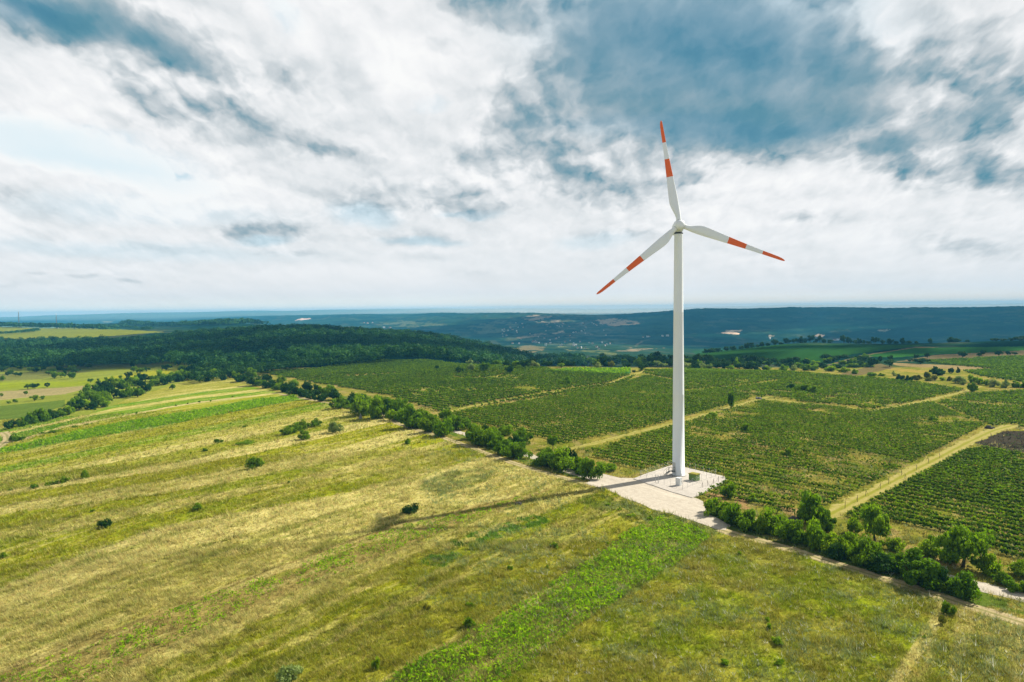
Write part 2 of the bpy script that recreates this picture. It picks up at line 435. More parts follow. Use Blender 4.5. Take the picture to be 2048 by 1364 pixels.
FIELDS = [   # (outline, colour): far fields, plough land, meadows
    ([(-900, 760), (-900, 735), (260, 735), (400, 722), (440, 740), (250, 800), (0, 900), (-900, 1100)], C(.21, .24, .03)),
    ([(-900, 830), (0, 812), (130, 800), (130, 812), (0, 850), (-900, 1000)], C(.10, .15, .02)),
    ([(-900, 780), (0, 765), (150, 763), (300, 748), (150, 772), (0, 778), (-900, 800)], YGRN),
    ([(-900, 800), (0, 783), (140, 774), (200, 770), (130, 788), (0, 800), (-900, 830)], C(.30, .25, .11)),
    ([(250, 748), (330, 738), (395, 735), (330, 750), (200, 758)], OCHRE),
    ([(0, 748), (90, 742), (190, 742), (80, 758), (0, 762)], C(.16, .17, .04)),
    ([(-600, 652), (0, 650), (130, 650), (180, 655), (330, 664), (270, 668), (180, 675), (80, 676), (0, 682), (-600, 690)], C(.18, .20, .02)),
    ([(1382, 702), (1440, 694), (1500, 688), (1850, 690), (1700, 709), (1640, 730), (1500, 722), (1400, 714)], C(.022, .075, .012)),
    ([(1640, 734), (1720, 711), (1830, 694), (1880, 694), (1760, 710), (1720, 718)], C(.16, .13, .06)),
    ([(1725, 712), (1830, 696), (2100, 692), (2100, 700), (1880, 708), (1790, 715)], C(.03, .105, .015)),
    ([(1790, 724), (1870, 710), (2100, 698), (2100, 714), (1900, 719)], C(.15, .115, .055)),
    ([(1770, 725), (1850, 728), (1990, 735), (1985, 742), (1900, 738), (1800, 732)], C(.27, .2, .09)),
    ([(1755, 733), (1860, 742), (1845, 747), (1760, 738)], C(.3, .23, .05)),
    ([(1660, 752), (1760, 727), (1790, 735), (1700, 755)], C(.15, .12, .05)),
    ([(1400, 735), (1380, 722), (1480, 722), (1520, 735)], C(.14, .12, .05)),
    ([(1085, 741), (1130, 736), (1262, 737), (1260, 747), (1180, 749), (1085, 744)], C(.03, .115, .035)),
    ([(1935, 880), (1990, 862), (2060, 862), (2300, 880), (2300, 930), (2060, 908), (1975, 895)], C(.052, .044, .030)),
]
FARFIELDS = [   # pale patches on the far slopes
    ([(1040, 634), (1075, 630), (1110, 632), (1080, 640), (1050, 642)], C(.36, .27, .17)), ([(1070, 644), (1120, 638), (1118, 646), (1085, 650)], C(.33, .26, .17)),
    ([(1195, 640), (1230, 636), (1275, 643), (1280, 648), (1230, 652), (1200, 651)], C(.42, .31, .20)), ([(1085, 655), (1102, 653), (1098, 660), (1090, 660)], C(.4, .3, .2)),
    ([(1105, 666), (1130, 660), (1128, 664), (1108, 668)], C(.36, .28, .18)), ([(1030, 675), (1075, 667), (1100, 668), (1070, 674), (1035, 678)], C(.24, .2, .13)),
    ([(1170, 671), (1190, 667), (1186, 672)], C(.3, .25, .16)), ([(1442, 666), (1455, 663), (1480, 667), (1472, 669)], C(.85, .6, .42)),
    ([(1450, 661), (1480, 660), (1482, 663), (1460, 663)], C(.8, .58, .42)), ([(1624, 672), (1634, 668.5), (1654, 670), (1648, 673)], C(.85, .6, .42)),
    ([(1520, 673), (1545, 668), (1560, 671), (1535, 675)], C(.3, .25, .18)), ([(1752, 660), (1780, 658.5), (1780, 662), (1760, 662.5)], C(.35, .33, .25)),
    ([(592, 641), (600, 637), (627, 636), (618, 639)], C(.75, .52, .42)), ([(668, 656), (690, 654), (716, 657), (700, 659)], C(.4, .3, .2)),
    ([(356, 648), (372, 646), (372, 649), (360, 650)], C(.5, .42, .26)), ([(205, 643), (230, 641), (225, 645), (206, 646)], C(.22, .22, .1)),
    ([(1000, 700), (1060, 690), (1090, 694), (1085, 702), (1040, 710), (1005, 707)], C(.17, .14, .065)), ([(1130, 700), (1160, 695), (1230, 702), (1240, 710), (1180, 708)], C(.12, .14, .05)),
    ([(1225, 702), (1260, 698), (1330, 696), (1270, 703)], C(.26, .2, .12)), ([(1255, 697), (1275, 688), (1285, 680), (1288, 682), (1270, 694)], C(.2, .16, .09)),
    ([(1110, 692), (1150, 695), (1170, 702), (1140, 703)], C(.2, .2, .07)), ([(740, 648), (800, 641), (860, 644), (900, 650), (800, 655)], C(.1, .12, .06)),
    ([(930, 655), (1000, 640), (1040, 648), (1010, 664), (960, 668)], C(.10, .12, .06)),
]


def strip_line(poly, x):
    p = np.array(poly, float)
    y = np.interp(x, p[:, 0], p[:, 1])
    lo = (x < p[0, 0]); hi = (x > p[-1, 0])
    s0 = (p[1, 1] - p[0, 1]) / (p[1, 0] - p[0, 0]); s1 = (p[-1, 1] - p[-2, 1]) / (p[-1, 0] - p[-2, 0])
    return np.where(lo, p[0, 1] + s0 * (x - p[0, 0]), np.where(hi, p[-1, 1] + s1 * (x - p[-1, 0]), y))


ROADLINE = [(380, 735), (500, 770), (650, 803), (780, 838), (880, 872), (950, 898), (1040, 930), (1100, 948), (1185, 968), (1290, 1000), (1440, 1062), (1560, 1090), (1700, 1130), (1900, 1195), (2100, 1262), (2600, 1420)]


def albedo(X, Y, want_mask=False):
    X = np.asarray(X, float); Y = np.asarray(Y, float)
    Z = hgt(X, Y)
    px, py = project(X, Y, Z)
    a = X * ES[0] + Y * ES[1]; b = -X * ES[1] + Y * ES[0]
    wob = (fbm(a / 9, b / 3, 31, 4) - .5)
    wob2 = (fbm(X / 1.1, Y / 1.1, 33, 2) - .5)
    v = np.maximum(py - 620, 5)
    ppm = v * v / (CAM_Z * F0)                                # picture rows per metre of depth there
    q = fbm(b / 1.5, a / 26, 41, 5, .6)
    q2 = fbm(b / 8 + 5, a / 30, 43, 4, .55)
    q3 = fbm(X / 1.6, Y / 1.6, 45, 3)
    mixv = sstep(.40, .62, .50 * q + .25 * q2 + .25 * q3)[..., None]
    pyw = py + (wob * 1.8 + wob2 * .7) * ppm
    col = np.repeat(OLIVE[None], X.size, 0).reshape(X.shape + (3,)) if X.ndim else OLIVE
    col = np.broadcast_to(OLIVE, X.shape + (3,)).copy()
    idx = np.zeros(X.shape, int)
    seam = np.zeros(X.shape)
    for i, (line, c1, c2) in enumerate(STRIPS):
        m = pyw > strip_line(line, px)
        idx = np.where(m, i, idx)
        dist = (pyw - strip_line(line, px)) / ppm
        seam = np.maximum(seam, np.where((dist > -.25) & (dist < .75) & (py > 800), 1.0, 0.0))
    A = np.array([s[1] for s in STRIPS]); B = np.array([s[2] for s in STRIPS])
    mixv = mixv * .72
    col = A[idx] * (1 - mixv) + B[idx] * mixv
    seam = (seam * sstep(.38, .55, fbm(a / 7, b / 3, 52, 3)))[..., None] * .42
    col = col * (1 - seam) + C(.09, .085, .022) * seam
    streak = sstep(.57, .66, fbm(b / 1.1 + 3 * wob, a / 34, 46, 4, .55))[..., None] * .55
    col = col * (1 - streak) + STRAW * streak
    streak = sstep(.60, .68, fbm(b / 1.6 + 3 * wob, a / 40, 48, 4, .55))[..., None] * .5
    col = col * (1 - streak) + YGRN * .8 * streak
    # meadow at the lower right: tussocky, less striped
    mead = (idx >= len(STRIPS) - 3)
    mm = sstep(.35, .65, fbm(X / 7, Y / 7, 47, 5, .6))[..., None]
    mcol = YGRN * .95 * (1 - mm) + OLIVE * mm
    mcol = np.where(sstep(.5, .62, fbm(X / 3.2, Y / 3.2, 49, 4))[..., None] > .5, mcol * .85 + STRAW * .12, mcol)
    col = np.where((idx == len(STRIPS) - 3)[..., None], mcol, col)
    # patches of fresh grass and of scrubby weeds
    for poly, c, s in (([(905, 1080), (1030, 1035), (1090, 1028), (1108, 1043), (1050, 1055), (975, 1083), (890, 1135), (840, 1130)], C(.07, .16, .012), .9),
                       ([(830, 985), (880, 945), (960, 935), (985, 945), (960, 985), (880, 1000)], C(.12, .16, .03), .6),
                       ([(1190, 985), (1300, 1020), (1400, 1050), (1420, 1072), (1330, 1070), (1200, 1020), (1150, 1000)], C(.08, .12, .015), .7),
                       ([(560, 905), (700, 880), (900, 900), (880, 950), (700, 965), (560, 940)], STRAW, .35)):
        sel = inside(poly, px + wob * 26, pyw) & (fbm(X / 2.0, Y / 2.0, 51, 3) > .44)
        col = np.where(sel[..., None], col * (1 - s) + c * s, col)
    # beyond the track: vineyard soil with dry grass between the rows
    road_y = strip_line(ROADLINE, px)
    beyond = pyw < road_y + 2
    vs = sstep(.35, .65, fbm(X / 6, Y / 9, 61, 5, .6))[..., None]
    vsoil = C(.26, .225, .045) * vs + C(.16, .175, .02) * (1 - vs)
    vs2 = sstep(.58, .68, fbm(X / 4, Y / 4, 63, 4))[..., None]
    vsoil = vsoil * (1 - vs2 * .5) + C(.33, .24, .11) * vs2 * .5
    for poly, c in (([(1400, 985), (1440, 972), (1480, 992), (1520, 1012), (1500, 1022), (1450, 1010)], C(.32, .19, .09)), ([(1540, 1010), (1600, 1018), (1640, 1040), (1600, 1042)], C(.30, .20, .09)),
                    ([(1780, 1080), (1850, 1100), (1960, 1130), (1900, 1135), (1800, 1110)], C(.36, .25, .10))):
        sel = sstep(.30, .5, fbm(X / 2, Y / 2, 64, 3))[..., None] * inside(poly, px + wob * 16, py + wob * 6)[..., None]
        vsoil = vsoil * (1 - sel * .85) + c * sel * .85
    verge = np.abs(py - (road_y - 16)) < 22 * np.clip((py - 780) / 350, .25, 1)
    vg = (verge & (px > 640))[..., None] * sstep(.32, .46, fbm(X / 2.2, Y / 2.2, 66, 4))[..., None] * .85
    vsoil = vsoil * (1 - vg) + C(.075, .135, .014) * vg
    rightside = beyond & (px > 470) & (Y < 620)
    col = np.where(rightside[..., None], vsoil, col)
    farbase = Y > 455 + 0 * Y
    fz = sstep(.46, .56, fbm(X / 160, Y / 160, 71, 5, .55))[..., None]
    fcol = C(.007, .030, .020) * (1 - fz) + C(.022, .055, .026) * fz
    fz2 = sstep(.60, .68, fbm(X / 60, Y / 150, 73, 4, .6))[..., None]
    fcol = fcol * (1 - fz2 * .35) + C(.12, .12, .06) * fz2 * .35
    lit = sstep(0, 260, 180 - np.abs(px - 1150))[..., None] * sstep(1400, 2600, Y)[..., None]  # sunlit stretch of the far slopes, painted into the land colour
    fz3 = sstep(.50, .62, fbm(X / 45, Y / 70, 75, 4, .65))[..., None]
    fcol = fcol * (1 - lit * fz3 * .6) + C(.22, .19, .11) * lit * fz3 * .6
    fcol = fcol * (0.75 + .5 * np.where(Y > 6000, .5, fbm(X / 25, Y / 40, 77, 3)))[..., None]
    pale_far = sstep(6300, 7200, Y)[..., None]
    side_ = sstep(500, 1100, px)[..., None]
    fcol = fcol * (1 - pale_far) + (C(.16, .22, .20) * (1 - side_) + C(.42, .44, .42) * side_) * pale_far  # haze over the farthest ridge painted in as paler land
    ff = sstep(640, 720, Y + 60 * (fbm(X / 90, Y / 90, 79, 3) - .5))[..., None]
    ff = np.where(((px > 470) & (py < 735))[..., None], np.maximum(ff, sstep(440, 520, Y)[..., None]), ff)
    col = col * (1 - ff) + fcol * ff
    jx, jy = px + wob * 5, py + wob * 1.5
    for poly, c in FIELDS:
        sel = inside(poly, jx, jy)
        vary = (0.8 + .4 * fbm(b / 9, a / 60, 81, 4))[..., None]
        col = np.where((sel & ((Y > 330) | beyond))[..., None], c * vary, col)
    far_sel = Y > 900
    jx, jy = px + (fbm(X / 30, Y / 50, 83, 3) - .5) * 10, py + (fbm(X / 30, Y / 50, 85, 3) - .5) * 2
    for poly, c in FARFIELDS:
        sel = inside(poly, jx, jy) & far_sel
        if c[0] < .6:
            sel &= fbm(X / 38, Y / 90, 89, 4, .6) > .47
        col = np.where(sel[..., None], c * (0.75 + .5 * fbm(X / 20, Y / 40, 87, 3))[..., None], col)
    col = col * (0.80 + 0.40 * fbm(X / .9, Y / .9, 91, 3))[..., None]
    return (col, idx, px, py, beyond) if want_mask else col


# ------------------------------------------------------------------ helpers for objects
def tag(o, label=None, cat=None, group=None, kind=None):
    for key, val in (('label', label), ('category', cat), ('group', group), ('kind', kind)):
        if val:
            o[key] = val
    return o


def mesh_np(name, V, Fq, mat=None, attrs=None, smooth=False, matidx=None):
    V = np.asarray(V, np.float32); Fq = np.asarray(Fq, np.int32)
    me = bpy.data.meshes.new(name)
    me.vertices.add(len(V)); me.vertices.foreach_set('co', V.ravel())
    n, kk = Fq.shape
    me.loops.add(n * kk); me.loops.foreach_set('vertex_index', Fq.ravel())
    me.polygons.add(n)
    me.polygons.foreach_set('loop_start', np.arange(0, n * kk, kk, dtype=np.int32))
    if smooth:
        me.polygons.foreach_set('use_smooth', np.ones(n, bool))
    for m in (mat if isinstance(mat, (list, tuple)) else [mat]):
        if m:
            me.materials.append(m)
    if matidx is not None:
        me.polygons.foreach_set('material_index', np.asarray(matidx, np.int32))
    for an, (typ, dom, data) in (attrs or {}).items():
        at = me.attributes.new(an, typ, dom)
        data = np.asarray(data, np.float32)
        if typ == 'FLOAT_COLOR':
            if data.shape[1] == 3:
                data = np.concatenate([data, np.ones((len(data), 1), np.float32)], 1)
            at.data.foreach_set('color', data.ravel())
        else:
            at.data.foreach_set('value', data.ravel())
    me.update(calc_edges=True)
    return me


def link(name, me, parent=None, loc=None):
    o = bpy.data.objects.new(name, me)
    COL.objects.link(o)
    if parent:
        o.parent = parent
    if loc is not None:
        o.location = loc
    return o


def empty(name, loc, rz=0.0, label=None, cat=None, group=None):
    o = bpy.data.objects.new(name, None)
    COL.objects.link(o)
    o.location = loc; o.rotation_euler = (0, 0, rz)
    o.empty_display_size = 0.5
    return tag(o, label, cat, group)


def bm_obj(name, bm, mats, parent=None, loc=None, smooth=False):
    me = bpy.data.meshes.new(name)
    bm.normal_update()
    bm.to_mesh(me); bm.free()
    for m in (mats if isinstance(mats, (list, tuple)) else [mats]):
        me.materials.append(m)
    if smooth:
        for p in me.polygons:
            p.use_smooth = True
    return link(name, me, parent, loc)


def bm_box(bm, c, s, rot=None, mi=0):
    M = Matrix.Translation(c) @ (rot.to_4x4() if rot else Matrix()) @ Matrix.Diagonal((*s, 1))
    r = bmesh.ops.create_cube(bm, size=1.0, matrix=M)
    for f in {f for v in r['verts'] for f in v.link_faces}:
        f.material_index = mi
    return r['verts']


def bm_bar(bm, a, b, r0, r1=None, seg=8, mi=0):
    a, b = Vector(a), Vector(b)
    d = b - a
    M = Matrix.Translation((a + b) / 2) @ d.to_track_quat('Z', 'Y').to_matrix().to_4x4()
    r = bmesh.ops.create_cone(bm, cap_ends=True, segments=seg, radius1=r0, radius2=r0 if r1 is None else r1, depth=d.length, matrix=M)
    for f in {f for v in r['verts'] for f in v.link_faces}:
        f.material_index = mi


# ------------------------------------------------------------------ materials
def mat_new(name):
    m = bpy.data.materials.new(name)
    m.use_nodes = True
    m.node_tree.nodes.clear()
    return m, Nodes(m.node_tree)


def finish(kn, col, rough=0.6, spec=0.3, bump=None, bstr=0.3, bdist=0.05, metal=0.0, coat=0.0):
    p = kn.new('ShaderNodeBsdfPrincipled')
    kn.put(p.inputs['Base Color'], col if hasattr(col, 'is_output') else (*col, 1))
    kn.put(p.inputs['Roughness'], rough)
    p.inputs['Specular IOR Level'].default_value = spec
    p.inputs['Metallic'].default_value = metal
    p.inputs['Coat Weight'].default_value = coat
    if bump is not None:
        b = kn.new('ShaderNodeBump')
        b.inputs['Strength'].default_value = bstr
        b.inputs['Distance'].default_value = bdist
        kn.put(b.inputs['Height'], bump)
        kn.l.new(b.outputs[0], p.inputs['Normal'])
    o = kn.new('ShaderNodeOutputMaterial')
    kn.l.new(p.outputs[0], o.inputs[0])
    return p


def mat_paint(name, col, var=0.06, rough=0.45, spec=0.4, dirt=(0.35, 0.3, 0.22), dirt_amt=0.12, scale=1.2):
    m, kn = mat_new(name)
    tc = kn.new('ShaderNodeTexCoord')
    n1 = kn.noise(tc.outputs['Object'], scale, 5, .6)
    mp = kn.vm('MULTIPLY', tc.outputs['Object'], (3.0, 3.0, 0.22))
    n2 = kn.noise(mp, scale, 5, .6)
    c = kn.mixc(kn.remap(n2, .48, .80, 0, dirt_amt), col, dirt)
    c = kn.mixc(1.0, c, kn.ramp(n1, [(0.3, (1 - var,) * 3), (0.7, (1 + var * .4,) * 3)]), 'MULTIPLY')
    finish(kn, c, kn.remap(n1, .3, .7, rough - .06, rough + .1), spec)
    return m


def mat_leaf(name, c1, c2, trans=0.3, objvar=0.25):
    """leaf colour by clump and by plant"""
    m, kn = mat_new(name)
    at = kn.new('ShaderNodeAttribute', attribute_name='tint')
    oi = kn.new('ShaderNodeObjectInfo')
    c = kn.mixc(at.outputs['Fac'], c1, c2)
    f = kn.remap(oi.outputs['Random'], 0, 1, 1 - objvar, 1 + objvar, smooth=False)
    cc = kn.new('ShaderNodeCombineXYZ')
    kn.l.new(f, cc.inputs[0]); cc.inputs[1].default_value = 1.0
    kn.put(cc.inputs[1], kn.m('MULTIPLY_ADD', f, .6, .4)); kn.put(cc.inputs[2], f)
    c = kn.mixc(1.0, c, cc.outputs[0], 'MULTIPLY')
    p = kn.new('ShaderNodeBsdfPrincipled')
    kn.l.new(c, p.inputs['Base Color'])
    p.inputs['Roughness'].default_value = .55
    p.inputs['Specular IOR Level'].default_value = .04
    t = kn.new('ShaderNodeBsdfTranslucent')
    kn.l.new(kn.mixc(1.0, c, (1.25, 1.35, .6), 'MULTIPLY'), t.inputs[0])
    mx = kn.new('ShaderNodeMixShader')
    mx.inputs[0].default_value = trans
    kn.l.new(p.outputs[0], mx.inputs[1]); kn.l.new(t.outputs[0], mx.inputs[2])
    o = kn.new('ShaderNodeOutputMaterial')
    kn.l.new(mx.outputs[0], o.inputs[0])
    return m


def mat_vcol(name, trans=0.0, fine=True):
    m, kn = mat_new(name)
    at = kn.new('ShaderNodeAttribute', attribute_name='land')
    tc = kn.new('ShaderNodeTexCoord')
    c = at.outputs['Color']
    if fine:
        n1 = kn.noise(tc.outputs['Object'], 2.2, 6, .65)
        n2 = kn.noise(tc.outputs['Object'], 0.35, 6, .65)
        c = kn.mixc(1.0, c, kn.ramp(n1, [(.25, (.55, .58, .5)), (.5, (1, 1, 1)), (.75, (1.3, 1.25, 1.2))]), 'MULTIPLY')
        c = kn.mixc(1.0, c, kn.ramp(n2, [(.3, (.82, .86, .8)), (.7, (1.14, 1.1, 1.1))]), 'MULTIPLY')
        finish(kn, c, .95, .0, kn.m('ADD', n1, kn.m('MULTIPLY', n2, 1.5)), .6, .35)
    else:
        p = finish(kn, c, .9, .02)
        t = kn.new('ShaderNodeBsdfTranslucent')
        kn.l.new(c, t.inputs[0])
        mx = kn.new('ShaderNodeMixShader')
        mx.inputs[0].default_value = trans
        o = [n for n in kn.n if n.type == 'OUTPUT_MATERIAL'][0]
        kn.l.new(p.outputs[0], mx.inputs[1]); kn.l.new(t.outputs[0], mx.inputs[2]); kn.l.new(mx.outputs[0], o.inputs[0])
    return m


def mat_track(name, cpale, cdark, cgrass, ruts=True, grass=.6):
    m, kn = mat_new(name)
    at = kn.new('ShaderNodeAttribute', attribute_name='across')
    tc = kn.new('ShaderNodeTexCoord')
    n1 = kn.noise(tc.outputs['Object'], .9, 6, .65)
    n2 = kn.noise(tc.outputs['Object'], 5.0, 4, .6)
    c = kn.mixc(kn.remap(n1, .35, .7), cpale, cdark)
    c = kn.mixc(1.0, c, kn.ramp(n2, [(.25, (.75,) * 3), (.7, (1.12,) * 3)]), 'MULTIPLY')
    if not ruts:
        cb = kn.new('ShaderNodeCombineXYZ')
        kn.l.new(kn.vm('DOT_PRODUCT', tc.outputs['Object'], (ER[0] * .07, ER[1] * .07, 0)), cb.inputs[0])
        kn.l.new(kn.vm('DOT_PRODUCT', tc.outputs['Object'], (ER[1] * .5, -ER[0] * .5, 0)), cb.inputs[1])
        n3 = kn.noise(cb.outputs[0], 1.0, 3, .6)
        c = kn.mixc(kn.remap(n3, .50, .72, 0, .32), c, tuple(v * .72 for v in cdark))
        c = kn.mixc(kn.remap(n3, .46, .30, 0, .4), c, tuple(min(.8, v * 1.2) for v in cpale))
    if ruts:
        w = kn.m('ABSOLUTE', at.outputs['Fac'])
        mid_ = kn.remap(kn.m('MULTIPLY_ADD', kn.m('SUBTRACT', n1, .5), .5, w), .08, .30, 1, 0)
        edge = kn.remap(kn.m('MULTIPLY_ADD', kn.m('SUBTRACT', n1, .5), .7, w), .62, .98, 0, 1)
        g = kn.m('MULTIPLY', kn.m('MAXIMUM', mid_, edge), grass, clamp=True)
        c = kn.mixc(g, c, cgrass)
    finish(kn, c, .95, .03, n2, .4, .06)
    return m


M_WHITE = mat_paint('white_turbine_paint', (.84, .87, .885), .03, .38, .45, (.5, .46, .4), .10, .35)
M_RED = mat_paint('red_band_paint', (.86, .135, .012), .05, .42, .4, (.4, .1, .05), .1, .6)
M_STEEL = mat_paint('galvanised_steel', (.48, .49, .49), .1, .45, .5, (.2, .18, .15), .2)
M_DARK = mat_paint('dark_steel', (.05, .055, .055), .1, .5, .4)
M_GREENBOX = mat_paint('green_kiosk_paint', (.12, .22, .035), .08, .5, .35, (.16, .14, .06), .25)
M_GREENROOF = mat_paint('mossy_kiosk_roof', (.30, .27, .035), .2, .8, .2, (.12, .13, .03), .5, 2.5)
M_BOXWHITE = mat_paint('white_cabinet_paint', (.66, .68, .68), .05, .45, .4, (.4, .35, .28), .2)
M_WOOD = mat_paint('weathered_wood', (.10, .085, .065), .25, .85, .15, (.05, .04, .03), .3, 3)
M_PALEWOOD = mat_paint('pale_concrete_post', (.34, .31, .26), .2, .85, .15, (.1, .09, .07), .3, 3)
M_BARK = mat_paint('tree_bark', (.085, .065, .045), .3, .9, .1, (.04, .03, .02), .4, 4)
M_STONE = mat_paint('grey_stone', (.24, .235, .225), .25, .9, .15, (.1, .1, .09), .4, 2)
M_RUBBLE = mat_paint('dark_rubble', (.10, .09, .085), .35, .9, .15, (.05, .045, .04), .4, 2)
M_HOUSE = mat_paint('house_wall', (.62, .58, .52), .1, .8, .2, (.4, .35, .3), .2, .6)
M_ROOFTILE = mat_paint('clay_roof', (.24, .10, .06), .25, .85, .15, (.1, .06, .05), .3, 1.5)
M_GRASSROOT = mat_vcol('land', 0, True)
M_BLADES = mat_vcol('grass_blades', .5, False)
LEAF = {
    'green': mat_leaf('green_leaves', (.046, .108, .004), (.20, .325, .007), .42),
    'fresh': mat_leaf('fresh_green_leaves', (.070, .150, .004), (.27, .40, .008), .44),
    'lime': mat_leaf('light_green_leaves', (.07, .15, .006), (.27, .40, .012), .42),
    'dark': mat_leaf('dark_green_leaves', (.014, .045, .008), (.045, .11, .012), .25),
    'pale': mat_leaf('silvery_leaves', (.15, .21, .05), (.38, .44, .16)),
    'yellow': mat_leaf('yellow_green_leaves', (.10, .12, .010), (.22, .22, .02)),
    'vine': mat_leaf('vine_leaves', (.022, .066, .004), (.175, .275, .008), .38, .12),
    'forest': mat_leaf('forest_leaves', (.007, .036, .010), (.055, .150, .022), .25, 0),
    'corn': mat_leaf('corn_leaves', (.08, .21, .005), (.36, .52, .012), .48, 0),
}

# ------------------------------------------------------------------ ground
gc = np.empty(MX.shape + (3,), np.float32)
for r0 in range(0, len(GY), 60):
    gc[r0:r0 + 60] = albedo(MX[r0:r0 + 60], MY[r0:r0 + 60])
nr, nc = MX.shape
V = np.stack([MX, MY, GZ], -1).reshape(-1, 3)
i0 = (np.arange(nr - 1)[:, None] * nc + np.arange(nc - 1)[None, :]).ravel()
Fq = np.stack([i0, i0 + 1, i0 + nc + 1, i0 + nc], 1)
ground = link('ground', mesh_np('ground', V, Fq, M_GRASSROOT, {'land': ('FLOAT_COLOR', 'POINT', gc.reshape(-1, 3))}, smooth=True))
tag(ground, kind='structure')


# ------------------------------------------------------------------ tracks, gravel and pad
def resample(P, step):
    P = np.asarray(P, float)
    seg = np.hypot(*np.diff(P[:, :2], axis=0).T)
    s = np.concatenate([[0], np.cumsum(seg)])
    n = max(2, int(s[-1] / step) + 1)
    t = np.linspace(0, s[-1], n)
    return np.stack([np.interp(t, s, P[:, 0]), np.interp(t, s, P[:, 1])], 1), t


ROADS = []      # (centre line in the plan, half width), so plants keep off them


def ribbon(name, pts, width, mat, lift=0.05, step=0.6, jag=0.35, seed=1, lab=None):
    P = np.array([G(*p)[:2] for p in pts])
    Q, t = resample(P, step)
    kern = np.ones(9) / 9
    Qp = np.pad(Q, ((4, 4), (0, 0)), mode='edge')
    Q = np.stack([np.convolve(Qp[:, i], kern, 'valid') for i in (0, 1)], 1)
    T = np.gradient(Q, axis=0); T /= np.linalg.norm(T, axis=1)[:, None]
    N = np.stack([-T[:, 1], T[:, 0]], 1)
    ws = np.linspace(-1, 1, 11)
    hw = width / 2
    L = 1 + jag * (fbm(t / 3, t * 0 + seed, 100 + seed, 4) - .5) * 2
    Rr = 1 + jag * (fbm(t / 3, t * 0 + seed + 9, 200 + seed, 4) - .5) * 2
    VV = []
    for w in ws:
        off = w * hw * np.where(w < 0, L, Rr)
        XY = Q + N * off[:, None]
        Z = hgt(XY[:, 0], XY[:, 1]) + lift * (1.0 if abs(w) < .95 else -.5)
        VV.append(np.column_stack([XY, Z]))
    VV = np.stack(VV, 1)
    n, m_ = VV.shape[:2]
    ii = (np.arange(n - 1)[:, None] * m_ + np.arange(m_ - 1)[None]).ravel()
    o = link(name, mesh_np(name, VV.reshape(-1, 3), np.stack([ii, ii + 1, ii + m_ + 1, ii + m_], 1), mat,
                           {'across': ('FLOAT', 'POINT', np.tile(ws, n))}, smooth=True))
    ROADS.append((Q, hw))
    return tag(o, kind='structure')


M_TRACK = mat_track('dry_dirt_track', (.47, .385, .21), (.33, .26, .125), (.13, .14, .02))
M_VTRACK = mat_track('vineyard_track', (.38, .32, .11), (.27, .25, .04), (.22, .22, .022), True, .95)
M_GRAVEL = mat_track('white_gravel', (.53, .475, .385), (.45, .39, .31), (.2, .2, .1), False)
M_PAD = mat_track('pale_pad_gravel', (.53, .485, .43), (.46, .42, .37), (.2, .2, .1), False)
ribbon('dirt_track', [(560, 788), (640, 803), (700, 815), (760, 826), (784, 834), (790, 846), (830, 859), (880, 873), (930, 890), (960, 902), (1000, 917), (1050, 934), (1100, 949), (1150, 962), (1192, 972)], 2.8, M_TRACK, seed=2)
ribbon('dirt_track', [(1432, 1057), (1480, 1072), (1560, 1092), (1640, 1118), (1720, 1143), (1800, 1168), (1900, 1200), (2000, 1232), (2100, 1264), (2300, 1330)], 3.2, M_TRACK, seed=3)
ribbon('gravel_road', [(690, 806), (760, 820), (860, 846), (930, 868), (1000, 890), (1062, 912), (1130, 940), (1200, 962)], 3.2, M_GRAVEL, seed=4)
ribbon('gravel_road', [(1400, 1012), (1440, 1024), (1500, 1042), (1570, 1060), (1640, 1083), (1720, 1105), (1800, 1128), (1880, 1152), (1970, 1176), (2048, 1194), (2200, 1232)], 3.8, M_GRAVEL, seed=5)
ribbon('vineyard_track', [(1640, 1040), (1700, 1008), (1780, 966), (1860, 925), (1930, 888), (1985, 862), (2030, 850)], 4.6, M_VTRACK, seed=6, jag=.6)
ribbon('vineyard_track', [(1120, 902), (1200, 884), (1290, 860), (1370, 842), (1440, 820), (1516, 799), (1540, 793)], 2.8, M_VTRACK, jag=.6, seed=7)
ribbon('vineyard_track', [(1500, 797), (1560, 800), (1640, 811), (1742, 822), (1800, 812), (1860, 800), (1930, 783), (1960, 772)], 2.8, M_VTRACK, jag=.6, seed=8)
ribbon('vineyard_track', [(1900, 800), (1960, 808), (2048, 812), (2150, 818)], 3.5, M_VTRACK, seed=9)
ribbon('vineyard_track', [(870, 832), (930, 815), (1000, 802), (1080, 788), (1160, 775), (1220, 767), (1260, 752), (1290, 742)], 2.8, M_VTRACK, jag=.6, seed=10)
ribbon('vineyard_track', [(1370, 783), (1420, 777), (1490, 771), (1560, 760)], 2.6, M_VTRACK, jag=.6, seed=11)
ribbon('vineyard_track', [(905, 755), (950, 757), (985, 756), (1005, 750)], 2.6, M_VTRACK, jag=.6, seed=12)
ribbon('vineyard_track', [(690, 752), (760, 749), (800, 745)], 2.6, M_VTRACK, jag=.6, seed=13)
ribbon('far_path', [(-60, 930), (0, 893), (16, 880), (14, 870), (4, 864)], 4.0, M_TRACK, seed=14)
ribbon('far_path', [(372, 745), (386, 738), (392, 733), (388, 728)], 5.0, M_GRAVEL, seed=15)


